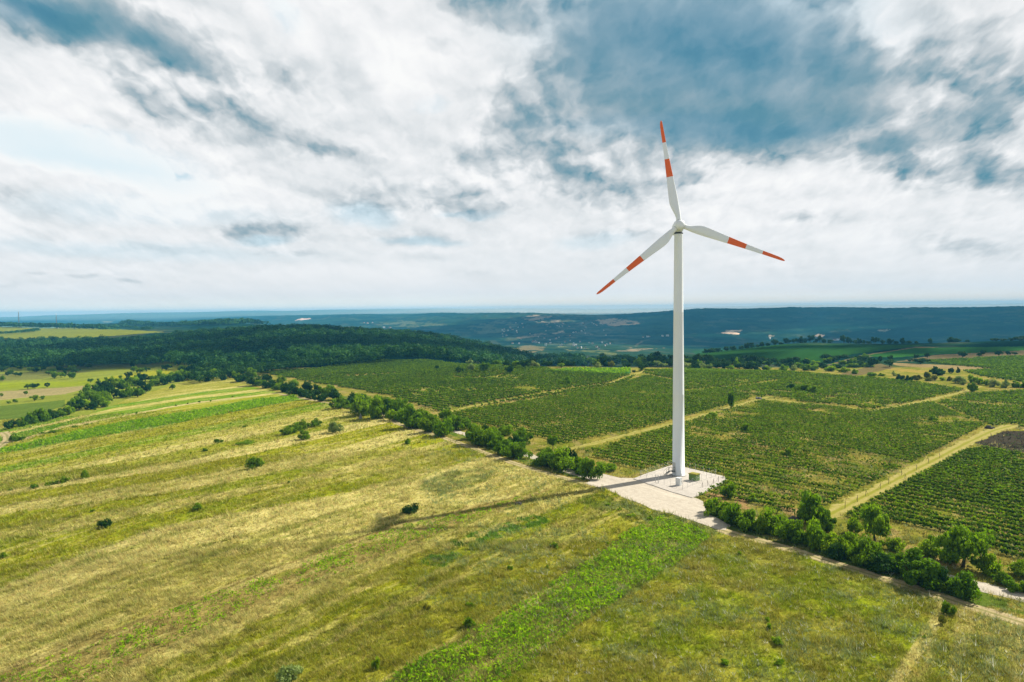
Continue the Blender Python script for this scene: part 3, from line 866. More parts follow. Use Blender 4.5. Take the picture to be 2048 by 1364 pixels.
def slab(name, pts, mat, lift, jag, seed):
    P = np.array([G(*p)[:2] for p in pts])
    Q, t = resample(np.vstack([P, P[:1]]), .5)
    Q = Q[:-1]; t = t[:-1]
    cen = Q.mean(0)
    d = Q - cen
    Q = Q + d / np.linalg.norm(d, axis=1)[:, None] * ((fbm(t / 2.5, t * 0, seed, 4) - .5) * 2 * jag)[:, None]
    bm = bmesh.new()
    top = [bm.verts.new((x, y, float(hgt(x, y)) + lift)) for x, y in Q]
    low = [bm.verts.new((cen[0] + (x - cen[0]) * 1.012, cen[1] + (y - cen[1]) * 1.012, float(hgt(x, y)) - .15)) for x, y in Q]
    n = len(top)
    f = bm.faces.new(top)
    for i in range(n):
        bm.faces.new((low[i], low[(i + 1) % n], top[(i + 1) % n], top[i]))
    bmesh.ops.recalc_face_normals(bm, faces=bm.faces)
    bmesh.ops.triangulate(bm, faces=[f])
    o = bm_obj(name, bm, mat)
    return tag(o, kind='structure'), Q


_, APRON = slab('gravel_apron', [(1172, 968), (1186, 958), (1200, 947), (1240, 956), (1272, 957), (1300, 966), (1385, 995), (1408, 1004), (1405, 1016), (1425, 1032), (1462, 1052), (1452, 1062), (1436, 1060), (1390, 1044), (1340, 1028), (1306, 1020), (1250, 996), (1212, 980)], M_GRAVEL, .10, .65, 301)
_, PAD = slab('gravel_pad', [(1266, 959), (1300, 946), (1345, 931), (1376, 937), (1420, 948), (1448, 954), (1454, 959), (1436, 972), (1398, 991), (1384, 997), (1340, 984), (1300, 970)], M_PAD, .22, .18, 302)


def off_roads(X, Y, margin=0.0):
    ok = ~inside(APRON, X, Y) & ~inside(PAD, X, Y)
    for Q, hw in ROADS:
        lo, hi = Q.min(0) - hw - 2, Q.max(0) + hw + 2
        cand = np.where(ok & (X > lo[0]) & (X < hi[0]) & (Y > lo[1]) & (Y < hi[1]))[0]
        if len(cand) == 0:
            continue
        S = Q[::2]
        for c0 in range(0, len(cand), 20000):
            cc = cand[c0:c0 + 20000]
            d2 = np.full(len(cc), 1e9)
            for s0 in range(0, len(S), 40):
                d2 = np.minimum(d2, ((X[cc, None] - S[None, s0:s0 + 40, 0]) ** 2 + (Y[cc, None] - S[None, s0:s0 + 40, 1]) ** 2).min(1))
            ok[cc[d2 < (hw * .85 + margin) ** 2]] = False
    return ok


# ------------------------------------------------------------------ leaf clouds
def leaf_quads(Cn, size, nrm=None, bias=0.6, aspect=0.7, rg=rng):
    n = len(Cn)
    r = rg.normal(size=(n, 3))
    if nrm is not None:
        r = r * (1 - bias) + nrm * bias * 1.6
    r /= np.linalg.norm(r, axis=1)[:, None] + 1e-9
    t = np.cross(r, rg.normal(size=(n, 3))); t /= np.linalg.norm(t, axis=1)[:, None] + 1e-9
    b = np.cross(r, t)
    s = np.asarray(size)[:, None] * .5
    V = np.stack([Cn - t * s, Cn - b * s * aspect + r * s * .18, Cn + t * s, Cn + b * s * aspect + r * s * .18], 1).reshape(-1, 3)
    return V, np.arange(4 * n, dtype=np.int32).reshape(-1, 4)


def crown(seed, shape, n_clump, n_leaf, leaf, mat, name='crown'):
    """a crown about 2 wide and 1 tall (base at z 0) of leaf clumps at uneven heights"""
    rg = np.random.default_rng(seed)
    cs, rs = [], []
    for i in range(n_clump):
        while True:
            p = rg.uniform(-1, 1, 3)
            if .25 < np.linalg.norm(p) < 1:
                break
        ang = math.atan2(p[1], p[0])
        wob = 1 + .30 * math.sin(ang * 2 + seed) + .24 * math.sin(ang * 3 + seed * 1.7)
        if shape == 'tree':
            c = np.array([p[0] * .78 * wob, p[1] * .78 * wob, .60 + p[2] * .32])
        elif shape == 'column':
            c = np.array([p[0] * .62 * (1 - .3 * max(p[2], 0)), p[1] * .62, .52 + p[2] * .42])
        else:
            zz = (p[2] + 1) / 2
            c = np.array([p[0] * .80 * wob * (1 - .35 * zz), p[1] * .80 * wob * (1 - .35 * zz), .10 + zz * .66 * (1 - .35 * (p[0] ** 2 + p[1] ** 2)) * (1 + .25 * math.sin(ang * 2 + seed))])
        cs.append(c); rs.append(rg.uniform(.13, .38))
    cs = np.array(cs); rs = np.array(rs)
    pick = rg.integers(0, n_clump, n_leaf)
    d = rg.normal(size=(n_leaf, 3)); d /= np.linalg.norm(d, axis=1)[:, None]
    rad = rs[pick] * rg.uniform(.55, 1.12, n_leaf)
    off = d * rad[:, None] * np.array([1, 1, .62])
    Cn = cs[pick] + off
    Cn[:, 2] = np.maximum(Cn[:, 2], .02 + .05 * rg.random(n_leaf))
    V, Fc = leaf_quads(Cn, leaf * rg.uniform(.6, 1.35, n_leaf), d, .55, .7, rg)
    V[:, 2] = np.maximum(V[:, 2], 0.0)
    clump_t = rg.random(n_clump)
    tint = np.clip(.30 * rg.random(n_leaf) + .55 * clump_t[pick] + .15 * (d[:, 2] > 0), 0, 1)  # upper side of each clump painted lighter, as if lit from above
    return mesh_np(name, V, Fc, mat, {'tint': ('FLOAT', 'FACE', tint)})


def trunk_mesh(seed, shape):
    rg = random.Random(seed)
    bm = bmesh.new()
    if shape in ('tree', 'column'):
        top = .42 if shape == 'tree' else .75
        bend = (rg.uniform(-.08, .08), rg.uniform(-.08, .08))
        m1 = (bend[0], bend[1], top * .6)
        bm_bar(bm, (0, 0, -.04), m1, .075, .055, 7)
        bm_bar(bm, m1, (bend[0] * 2, bend[1] * 2, top), .055, .035, 7)
        for i in range(5):
            a = i * 2.4 + rg.random()
            z0 = top * rg.uniform(.55, .95)
            bm_bar(bm, (bend[0] * 1.4, bend[1] * 1.4, z0), (math.cos(a) * .5, math.sin(a) * .5, z0 + rg.uniform(.15, .3)), .032, .012, 5)
    else:
        for i in range(7):
            a = i * .9 + rg.random()
            x, y = math.cos(a) * .08, math.sin(a) * .08
            bm_bar(bm, (x, y, -.05), (x * 5 + rg.uniform(-.15, .15), y * 5 + rg.uniform(-.15, .15), rg.uniform(.35, .6)), .028, .010, 5)
    me = bpy.data.meshes.new('trunk' if shape != 'bush' else 'stem')
    bm.to_mesh(me); bm.free()
    me.materials.append(M_BARK)
    return me


BANK = {}


def bank(shape, leaf, res, var):
    key = (shape, leaf, res, var)
    if key not in BANK:
        spec = {'hi': (30, 3000, .12), 'mid': (18, 1000, .19), 'lo': (11, 260, .34)}[res]
        seed = hash_str(f'{shape}{leaf}{res}{var}')
        BANK[key] = (crown(seed, shape, spec[0], spec[1], spec[2], LEAF[leaf]), trunk_mesh(seed, shape))
    return BANK[key]


def hash_str(s):
    h = 7
    for ch in s:
        h = (h * 131 + ord(ch)) % 1000003
    return h


_vc = [0]


def plant(pos, width, height, shape='bush', leaf='green', res='hi', label=None, group=None, name=None, cat=None):
    """a bush or tree standing on the ground: crown and trunk are its parts"""
    _vc[0] += 1
    rg = random.Random(_vc[0] * 77 + int(pos[0] * 10))
    var = rg.randrange(6)
    cm, tm = bank(shape, leaf, res, var)
    name = name or ('tree' if shape != 'bush' else 'bush')
    cat = cat or name
    rz = rg.uniform(0, 6.28)
    sx, sy, sz = width / 2 / .98, width / 2 / .98 * rg.uniform(.8, 1.2), height / .97 * rg.uniform(.86, 1.16)
    if res == 'lo':
        o = link(name, cm)
        root = o
        o.scale = (sx, sy, sz)
    else:
        root = empty(name, (0, 0, 0))
        c = link('crown', cm, root); c.scale = (sx, sy, sz)
        t = link('trunk' if shape != 'bush' else 'stem', tm, root); t.scale = (sx, sy, sz)
    root.location = (pos[0], pos[1], pos[2] - .05)
    root.rotation_euler = (0, 0, rz)
    tag(root, label, cat, group)
    return root


def plant_px(x, y, w, h, **kw):
    p = G(x, y)
    s = p[1] / F0
    if 'res' not in kw:
        kw['res'] = 'hi' if w > 22 else ('mid' if w > 9 else 'lo')
    return plant(p + np.array([0, w * s * .20, 0]), w * s, h * s * 1.06, **kw)


# ------------------------------------------------------------------ hedges, bushes and trees that can be told apart
g = 'bushes of the front hedge between dirt track and gravel road'
L_FR = 'leafy dark green bush in the front hedge along the dirt track right of the turbine'
for x, y, w, h, lf in [(1425, 1031, 40, 36, 'green'), (1471, 1051, 52, 45, 'fresh'), (1500, 1063, 44, 46, 'green'), (1546, 1068, 54, 46, 'fresh'), (1591, 1086, 50, 44, 'green'),
                       (1642, 1100, 70, 56, 'fresh'), (1703, 1112, 58, 48, 'green'), (1741, 1138, 84, 68, 'green'), (1806, 1143, 52, 40, 'green'), (1854, 1176, 98, 68, 'green'), (1936, 1197, 66, 62, 'green'),
                       (1890, 1180, 50, 40, 'dark'), (1770, 1150, 50, 40, 'dark'), (1680, 1118, 40, 32, 'dark')]:
    plant_px(x, y + 1, w * 1.18, h * 1.06, leaf=lf, label=L_FR, group=g, name='hedge_bush', cat='bush')
rr = random.Random(55)
line = [(1440, 1036), (1500, 1060), (1560, 1078), (1640, 1098), (1720, 1128), (1800, 1148), (1880, 1180), (1950, 1200)]
for i in range(26):
    t = (i + rr.random()) / 26 * (len(line) - 1.001)
    a_, b_ = line[int(t)], line[int(t) + 1]
    f_ = t - int(t)
    plant_px(a_[0] + (b_[0] - a_[0]) * f_ + rr.uniform(-8, 8), a_[1] + (b_[1] - a_[1]) * f_ + rr.uniform(-6, 3), rr.uniform(34, 60), rr.uniform(20, 40), leaf=rr.choice(['green', 'fresh', 'fresh', 'green']), label=L_FR, group=g, name='hedge_bush', cat='bush')
g = 'trees behind the gravel road right of the turbine'
L_BK = 'rounded light green tree standing behind the gravel road at the vineyard edge'
for x, y, w, h, lf in [(1625, 1050, 58, 50, 'fresh'), (1659, 1064, 38, 40, 'green'), (1712, 1070, 34, 34, 'fresh'), (1758, 1089, 62, 58, 'lime'), (1868, 1116, 48, 38, 'lime'), (1905, 1128, 46, 36, 'fresh'), (1795, 1104, 40, 28, 'fresh'), (1645, 1056, 40, 30, 'fresh'),
                       (1938, 1142, 80, 66, 'lime'), (1982, 1152, 44, 46, 'fresh'), (2050, 1156, 40, 30, 'lime')]:
    plant_px(x, y, w * 1.2, h * 1.08, shape='tree' if h > 55 else 'bush', leaf=lf, label=L_BK, group=g, name='roadside_tree', cat='tree')
g = 'low bushes at the end of the gravel road'
for x, y, w, h in [(2008, 1170, 40, 30), (2030, 1184, 40, 22), (2060, 1190, 40, 26)]:
    plant_px(x, y, w, h, leaf='green', label='low green bush beside the far right bend of the gravel road', group=g)
plant_px(1461, 997, 36, 28, leaf='fresh', label='pale green bush beside reddish grass just right of the gravel pad')
plant_px(1507, 1003, 22, 16, leaf='fresh', label='small green bush in the vineyard right of the pale bush by the pad')
plant_px(1898, 1232, 26, 28, leaf='green', label='small round green bush below the dirt track at lower right')
plant_px(1886, 1250, 22, 17, leaf='yellow', label='yellow green low bush just below the small round bush')
g = 'bushes of the hedge beside the track left of the turbine'
L_MH = 'leafy green bush in the hedge between track and vineyard left of the turbine'
for x, y, w, h, lf in [(677, 818, 36, 24, 'green'), (720, 833, 42, 34, 'fresh'), (752, 839, 48, 36, 'fresh'), (796, 834, 50, 36, 'green'), (819, 858, 52, 36, 'fresh'), (860, 866, 40, 34, 'green'),
                       (884, 874, 40, 36, 'fresh'), (894, 845, 36, 24, 'green'), (914, 862, 36, 28, 'green'), (959, 893, 58, 44, 'green'), (1010, 872, 32, 22, 'fresh'), (1041, 890, 40, 32, 'green'),
                       (1010, 911, 40, 32, 'green'), (1034, 919, 44, 38, 'green'), (1092, 934, 48, 28, 'green'), (1125, 941, 58, 36, 'fresh'), (1160, 951, 32, 26, 'green'), (1182, 961, 38, 44, 'green'),
                       (1215, 943, 44, 18, 'fresh'), (735, 822, 50, 26, 'green'), (775, 822, 44, 26, 'green'), (985, 885, 40, 26, 'green'), (838, 850, 44, 28, 'green'), (1108, 930, 36, 26, 'green')]:
    plant_px(x, y, w * 1.28, h * 1.1, leaf=lf, label=L_MH, group=g, name='hedge_bush', cat='bush')
plant_px(942, 858, 22, 15, leaf='pale', label='small grey brown bush in a gap of the hedge left of the turbine')
plant_px(1106, 899, 22, 24, shape='tree', leaf='green', label='small round tree at the near corner of the vineyard behind the hedge')

rr = random.Random(77)
line = [(690, 815), (760, 832), (830, 858), (890, 868), (960, 892), (1010, 905), (1050, 920), (1110, 938), (1170, 955)]
for i in range(30):
    t = rr.random() * (len(line) - 1)
    a_, b_ = line[int(t)], line[int(t) + 1]
    f_ = t - int(t)
    x, y = a_[0] + (b_[0] - a_[0]) * f_ + rr.uniform(-8, 14), a_[1] + (b_[1] - a_[1]) * f_ - rr.uniform(2, 12)
    if 920 < x < 945 or 1060 < x < 1085:
        continue
    plant_px(x, y, rr.uniform(30, 52), rr.uniform(20, 34), leaf=rr.choice(['green', 'fresh', 'green', 'dark']), label=L_MH, group=g, name='hedge_bush', cat='bush')
# far part of that hedge, running to the corner of the vineyard
g = 'bushes of the far hedge at the vineyard corner'
rr = random.Random(5)
for x, y, w, h in [(505, 772, 30, 18), (520, 772, 26, 16), (538, 776, 30, 20), (556, 780, 26, 14), (572, 784, 30, 18), (590, 790, 28, 18), (606, 794, 26, 16), (622, 799, 28, 18), (640, 804, 26, 16), (650, 796, 30, 24),
                   (633, 790, 28, 22), (668, 800, 28, 22), (690, 812, 26, 18), (706, 806, 28, 22), (612, 782, 26, 20), (585, 774, 24, 18), (560, 768, 24, 18), (532, 762, 24, 18), (500, 756, 26, 18), (478, 764, 30, 18)]:
    plant_px(x, y, w * 1.25, h * 1.1, leaf=rr.choice(['dark', 'green', 'dark']), res='mid', label='dark bush of the hedge running up to the far left vineyard corner', group=g, name='hedge_bush', cat='bush')

SOLO = [
    (506, 939, 34, 24, 'bush', 'green', 'round dark green bush standing alone in the striped field, largest there'),
    (668, 867, 28, 28, 'bush', 'pale', 'silvery pale green bush right of the green bush cluster in the field'),
    (606, 880, 32, 22, 'bush', 'green', 'rounded bush with pale top below the green bush cluster'),
    (434, 886, 20, 8, 'bush', 'green', 'low flat green shrub between two small weeds in the striped field'),
    (408, 903, 14, 7, 'bush', 'green', 'tiny green shrub below the low flat shrub in the striped field'),
    (487, 889, 46, 7, 'bush', 'fresh', 'wide very low patch of bright green shrub in the striped field'),
    (167, 958, 22, 19, 'bush', 'green', 'round green bush at the right end of the short bush row far left'),
    (393, 1021, 27, 17, 'bush', 'green', 'compact green bush with pale tips in the ochre grass at left'),
    (207, 1057, 34, 18, 'bush', 'dark', 'oval dark green bush in the ochre grass at lower left'),
    (3, 1117, 16, 12, 'bush', 'green', 'small green bush cut by the left edge of the photo'),
    (574, 1372, 66, 36, 'bush', 'pale', 'pale yellow green bush cut by the bottom edge of the photo'),
    (815, 888, 20, 13, 'bush', 'green', 'thin scraggly green bush alone left of the turbine hedge'),
    (940, 1259, 31, 27, 'bush', 'green', 'round dark bush touching the left edge of the corn strip'),
    (939, 1215, 18, 13, 'bush', 'fresh', 'small bush just above the round dark bush by the corn'),
    (853, 1222, 20, 16, 'bush', 'yellow', 'small yellow green bush left of the bushes by the corn'),
    (752, 1340, 22, 28, 'bush', 'fresh', 'upright bright green bush near the bottom edge left of the corn'),
    (1110, 1098, 20, 13, 'bush', 'green', 'small dark bush in the yellow grass above the corn strip'),
    (1019, 1140, 14, 9, 'bush', 'green', 'tiny dark bush in the straw strip left of the corn'),
    (824, 1028, 44, 16, 'bush', 'dark', 'flat dark bush beside the turbine shadow in the field'),
    (1463, 818, 17, 35, 'column', 'green', 'tall narrow tree by the vineyard track right of the tower'),
    (1495, 864, 22, 17, 'bush', 'green', 'round green bush in the vineyard below the tall narrow tree'),
    (1594, 893, 15, 13, 'bush', 'green', 'small round bush in the middle of the large vineyard'),
    (1576, 915, 23, 18, 'bush', 'green', 'larger round bush left of the small one in the large vineyard'),
    (1426, 834, 24, 11, 'bush', 'fresh', 'low bright bush beside the vineyard track right of the tower'),
    (1868, 841, 24, 11, 'bush', 'fresh', 'low bush in the vineyard below the bent track at right'),
    (1948, 784, 23, 19, 'bush', 'fresh', 'bright green bush at the track end in the right vineyard'),
    (1134, 769, 23, 17, 'bush', 'fresh', 'bright green bush in the vineyard below the pale green crop'),
    (918, 748, 15, 13, 'tree', 'dark', 'dark round tree, leftmost of the four in the hill vineyard'),
    (942, 742, 18, 13, 'tree', 'pale', 'pale round tree between dark ones in the hill vineyard'),
    (971, 743, 21, 17, 'tree', 'green', 'widest of the four round trees in the hill vineyard'),
    (1021, 747, 19, 14, 'tree', 'dark', 'dark round tree, rightmost of the four in the hill vineyard'),
    (873, 740, 10, 9, 'tree', 'dark', 'tiny dark tree in the hill vineyard left of the four round trees'),
    (1223, 736, 16, 13, 'tree', 'yellow', 'pale yellow blossoming tree before the dark tree belt'),
    (1283, 743, 16, 14, 'tree', 'dark', 'dark round tree where the pale track meets the tree belt'),
    (1268, 745, 8, 7, 'bush', 'dark', 'small bush left of the dark round tree by the track end'),
]
for x, y, w, h, sh, lf, lb in SOLO:
    plant_px(x, y, w, h, shape=sh, leaf=lf, label=lb, res='hi' if w >= 16 else 'mid')
for x, y, w, h in [(574, 870, 34, 18), (601, 861, 36, 20), (629, 854, 28, 19), (585, 866, 30, 18)]:
    plant_px(x, y, w, h, leaf='green', label='bright green bush of the four bush cluster in the striped field', group='bush cluster in the striped field')
for x, y, w, h in [(126, 966, 22, 14), (109, 969, 18, 9), (95, 972, 18, 8), (65, 978, 19, 11), (20, 982, 16, 6)]:
    plant_px(x, y, w, h, leaf='green', res='mid', label='low green bush in the short row at the far left of the field', group='short bush row at far left')
for x, y, w, h in [(1583, 779, 19, 18), (1598, 782, 24, 14), (1614, 784, 26, 15), (1632, 786, 26, 14), (1646, 788, 20, 11)]:
    plant_px(x, y, w, h, leaf='dark' if x < 1590 else 'green', label='dense bush of the dark clump standing in the right vineyard', group='dark clump in the vineyard')

# belt of trees on the left, trees of the fields behind it
g = 'trees of the belt between the fields on the left'
rr = random.Random(21)
belt = [(20, 858, 200, 812, 26), (60, 850, 210, 806, 22), (140, 818, 290, 786, 26), (150, 806, 230, 782, 26), (170, 790, 220, 776, 24), (225, 778, 400, 760, 22), (240, 770, 380, 752, 20), (330, 760, 470, 748, 22), (400, 766, 470, 758, 20), (360, 748, 480, 738, 20)]
for x0, y0, x1, y1, w in belt:
    n = int((x1 - x0) / (w * .62))
    for i in range(n + 1):
        t = i / max(n, 1)
        plant_px(x0 + (x1 - x0) * t + rr.uniform(-4, 4), y0 + (y1 - y0) * t + rr.uniform(-3, 3), w * rr.uniform(.8, 1.25), w * rr.uniform(.62, .95), shape=rr.choice(['bush', 'tree', 'bush']),
                 leaf=rr.choice(['green', 'dark', 'green', 'dark', 'fresh']), res='mid', label='tree of the dense green belt crossing the fields at far left', group=g, name='belt_tree', cat='tree')
g = 'scattered trees in the fields behind the belt'
for x, y, w, h in [(54, 779, 15, 11), (68, 778, 18, 13), (94, 775, 10, 9), (142, 758, 16, 12), (107, 758, 20, 14), (120, 756, 16, 12), (128, 755, 10, 12), (30, 752, 12, 9), (14, 752, 10, 9), (39, 753, 9, 8), (4, 763, 12, 12),
                   (70, 744, 20, 10), (82, 742, 14, 9), (58, 744, 12, 9), (143, 744, 16, 12), (180, 766, 11, 8), (211, 764, 8, 8), (196, 762, 7, 5), (50, 791, 10, 8), (67, 802, 18, 10), (83, 799, 12, 6), (15, 808, 11, 6), (28, 806, 12, 7),
                   (257, 756, 14, 12), (240, 758, 7, 6), (120, 736, 16, 10), (175, 737, 12, 8), (2, 794, 8, 8), (249, 796, 18, 14), (272, 795, 30, 18), (343, 780, 14, 11), (314, 762, 12, 9)]:
    plant_px(x, y, w, h, shape='tree', leaf=rr.choice(['green', 'dark']), res='mid', label='small dark tree standing apart in the fields behind the left belt', group=g, name='field_tree', cat='tree')
for i in range(46):
    x = rr.uniform(-10, 420)
    y = rr.uniform(712, 752) - x * .015
    plant_px(x, y, rr.uniform(10, 24), rr.uniform(7, 12), shape=rr.choice(['tree', 'bush']), leaf=rr.choice(['dark', 'dark', 'green']), res='mid', label='small dark tree standing apart in the fields behind the left belt', group=g, name='field_tree', cat='tree')
g = 'tiny weeds and shrubs in the strips'
for x, y, w, h in [(273, 828, 5, 6), (351, 812, 5, 4), (375, 808, 5, 4), (398, 805, 6, 4), (421, 803, 4, 3), (465, 794, 5, 4), (190, 820, 7, 5), (172, 851, 10, 4), (183, 848, 7, 3), (83, 869, 9, 6), (105, 866, 34, 5), (147, 855, 18, 5), (488, 855, 9, 5), (25, 884, 26, 16), (43, 881, 14, 10), (90, 894, 5, 4), (336, 895, 5, 3), (381, 908, 4, 5),
                   (577, 967, 8, 5), (185, 1024, 10, 5), (205, 945, 12, 4), (1030, 1190, 9, 6), (1215, 1090, 9, 8), (1240, 1086, 12, 6), (1095, 1137, 7, 10), (700, 1300, 10, 5), (1480, 1110, 12, 8), (1540, 1260, 18, 12), (1558, 1292, 30, 14), (1536, 1245, 12, 14), (1850, 1278, 14, 10), (1560, 1330, 26, 10), (1450, 1330, 24, 12), (1300, 1040, 20, 8), (1262, 1036, 24, 8), (1240, 1022, 16, 8), (1215, 1012, 14, 7)]:
    plant_px(x, y, w, h, leaf='green' if y < 1000 else 'fresh', res='mid' if w > 12 else 'lo', label='tiny green shrub standing alone between the field strips', group=g, name='small_shrub', cat='shrub')

# trees on the right beyond the vineyards
g = 'trees along the plateau rim at right'
for x, h, w in [(1412, 9, 14), (1423, 11, 18), (1436, 9, 14), (1452, 9, 12), (1466, 9, 13), (1483, 8, 10), (1494, 11, 10), (1503, 11, 9), (1516, 6, 10), (1524, 12, 11), (1535, 9, 10), (1549, 10, 12), (1562, 6, 9), (1574, 10, 10), (1588, 9, 8), (1594, 9, 8), (1602, 13, 11), (1611, 9, 9), (1622, 16, 12), (1632, 8, 9), (1640, 13, 8), (1648, 7, 9), (1660, 8, 11),
                (1688, 14, 13), (1698, 13, 13), (1710, 8, 10), (1719, 12, 13), (1728, 8, 8), (1737, 7, 9), (1750, 14, 14), (1765, 8, 10), (1779, 13, 13), (1792, 7, 10), (1804, 11, 13), (1818, 6, 12), (1832, 5, 10), (1860, 12, 11), (1905, 12, 16), (1915, 8, 9), (1935, 4, 9), (1990, 6, 14), (2005, 5, 12), (2024, 7, 12), (2042, 9, 22), (2066, 9, 20)]:
    dd = px_dir(x, 690)
    yy = np.linspace(560, 960, 200)
    zz = hgt(dd[0] / dd[1] * yy, yy)
    i_ = int(np.argmax((zz - CAM_Z) / yy))
    p = np.array([dd[0] / dd[1] * yy[i_], yy[i_], zz[i_]])
    s = p[1] / F0
    plant(p, w * s * 1.25, h * s * 1.1, shape='bush' if (w > h or x % 3 == 0) else 'tree', leaf='dark', res='mid', label='dark tree of the line along the rim of the green plateau at right', group=g, name='rim_tree', cat='tree')
g = 'round trees on the brown slope at right'
for x, y, w, h in [(1834, 718, 12, 10), (1856, 717, 10, 12), (1927, 716, 15, 13), (1967, 712, 10, 12), (1959, 714, 9, 8), (2000, 713, 15, 11), (2018, 711, 12, 9), (2031, 710, 10, 6), (1761, 726, 14, 13), (1782, 722, 12, 10), (1748, 734, 22, 15), (1782, 734, 26, 14), (1844, 728, 32, 11), (1820, 724, 8, 6)]:
    plant_px(x, y, w, h, shape='tree', leaf='dark', res='mid', label='round dark tree on the brown slope below the right plateau', group=g, name='slope_tree', cat='tree')
g = 'bushes along the far edge of the right vineyard'
for x, y, w, h, lf in [(1802, 761, 17, 17, 'dark'), (1819, 764, 17, 14, 'dark'), (1838, 760, 21, 12, 'yellow'), (1855, 757, 20, 15, 'yellow'), (1872, 761, 18, 11, 'yellow'), (1860, 762, 20, 9, 'yellow'), (1886, 761, 16, 8, 'fresh'), (1902, 762, 17, 13, 'yellow'), (1922, 767, 29, 19, 'pale'), (1928, 770, 14, 10, 'pale'),
                       (1947, 766, 22, 16, 'green'), (1960, 769, 20, 13, 'fresh'), (1976, 771, 20, 13, 'fresh'), (1990, 774, 23, 16, 'pale'), (2014, 776, 26, 16, 'pale'), (2034, 775, 24, 12, 'green'), (2052, 776, 24, 12, 'green'), (1882, 751, 36, 19, 'dark'), (1873, 748, 20, 16, 'dark'), (1904, 747, 13, 11, 'dark'), (1918, 746, 11, 12, 'dark'),
                       (1790, 752, 14, 10, 'pale'), (1745, 752, 26, 9, 'green'), (1765, 752, 18, 6, 'fresh'), (1712, 748, 20, 10, 'fresh'), (1690, 745, 26, 11, 'fresh'), (1665, 743, 34, 13, 'fresh'), (1630, 741, 30, 14, 'fresh'), (1612, 741, 26, 14, 'green'), (1590, 741, 22, 12, 'pale'), (1570, 742, 26, 14, 'fresh')]:
    plant_px(x, y, w, h, leaf=lf, res='mid', label='bush in the mixed green and yellow row behind the right vineyard', group=g)
g = 'scrub bushes in the hollow below the green field'
rr = random.Random(33)
for i in range(62):
    x = rr.uniform(1490, 1740)
    y = rr.uniform(720, 741) - max(0, (x - 1500)) * .02
    if y < 722 and x < 1560:
        continue
    plant_px(x, y, rr.uniform(16, 30), rr.uniform(7, 12), leaf=rr.choice(['dark', 'dark', 'green']), res='mid', label='dark scrub bush in the hollow below the green plateau field', group=g, name='scrub_bush', cat='bush')
for x, y, w, h in [(1508, 722, 26, 10), (1520, 722, 24, 10), (1535, 723, 22, 9)]:
    plant_px(x, y, w, h, leaf='dark', res='mid', label='dark scrub bush in the hollow below the green plateau field', group=g, name='scrub_bush', cat='bush')
g = 'trees of the dark belt behind the vineyards'
for row, (ya, yb, ha, hb, lfs) in enumerate([(724, 728, 15, 22, ['dark']), (730, 733, 13, 20, ['dark', 'dark', 'green']), (734, 737, 9, 16, ['green', 'dark', 'pale'])]):
    x = 860 + row * 40
    while x < 1510:
        if not (1080 < x < 1275 and row == 2 and rr.random() < .75):
            y = rr.uniform(ya, yb) - max(0, 1050 - x) * .075
            p = G(x, y + (3 if x > 1380 else 0))
            s = p[1] / F0
            plant(p, rr.uniform(18, 28) * s, rr.uniform(ha, hb) * s, shape=rr.choice(['tree', 'bush']), leaf=rr.choice(lfs), res='mid', label='tree of the dense dark belt behind the hill vineyards', group=g, name='belt_tree', cat='tree')
        x += rr.uniform(11, 18)


# ------------------------------------------------------------------ forest (one mass of many thousand crowns)
def forest(name, x0, x1, rng_fn, spacing, hmin, hmax, nl, leafsize, seed, mat):
    rg = np.random.default_rng(seed)
    Cs, Ns, Ss, Ts = [], [], [], []
    ymin = min(rng_fn(x)[0] for x in np.linspace(x0, x1, 60)); ymax = max(rng_fn(x)[1] for x in np.linspace(x0, x1, 60))
    gx = np.arange((x0 - 1024) / F0 * ymax, (x1 - 1024) / F0 * ymax + spacing, spacing)
    gy = np.arange(ymin, ymax, spacing)
    XX, YY = np.meshgrid(gx, gy)
    X = (XX + rg.uniform(-.5, .5, XX.shape) * spacing).ravel(); Y = (YY + rg.uniform(-.5, .5, XX.shape) * spacing).ravel()
    pxx = 1024 + X / Y * F0
    lim = np.array([rng_fn(x) for x in np.linspace(x0, x1, 200)])
    lo = np.interp(pxx, np.linspace(x0, x1, 200), lim[:, 0]); hi = np.interp(pxx, np.linspace(x0, x1, 200), lim[:, 1])
    jit = (fbm(X / 60, Y / 60, seed, 3) - .5) * 60
    ok = (pxx > x0) & (pxx < x1) & (Y > lo + jit * .5) & (Y < hi + jit)
    ok &= fbm(X / 45, Y / 45, seed + 3, 3) > .24
    X, Y = X[ok], Y[ok]
    n = len(X)
    Hh = rg.uniform(hmin, hmax, n) * (0.75 + .5 * fbm(X / 50, Y / 50, seed + 5, 2))
    Rw = spacing * rg.uniform(.55, .85, n)
    Z = hgt(X, Y)
    tt = np.clip(rg.random(n) * .9 - .1 + .5 * (fbm(X / 80, Y / 80, seed + 7, 3) - .3), 0, 1)
    d = rg.normal(size=(n, nl, 3)); d /= np.linalg.norm(d, axis=2)[..., None]
    d[..., 2] = np.where(d[..., 2] < -.35, -d[..., 2], d[..., 2])
    rad = rg.uniform(.7, 1.1, (n, nl))
    Cn = np.stack([X[:, None] + d[..., 0] * rad * Rw[:, None], Y[:, None] + d[..., 1] * rad * Rw[:, None], Z[:, None] + Hh[:, None] * (.55 + .42 * d[..., 2] * rad)], -1).reshape(-1, 3)
    V, Fc = leaf_quads(Cn, leafsize * rg.uniform(.6, 1.3, len(Cn)), d.reshape(-1, 3), .6, .75, rg)
    tint = np.clip(np.repeat(tt, nl) + rg.uniform(-.2, .2, n * nl), 0, 1)
    o = link(name, mesh_np(name, V, Fc, mat, {'tint': ('FLOAT', 'FACE', tint)}))
    return tag(o, kind='stuff')


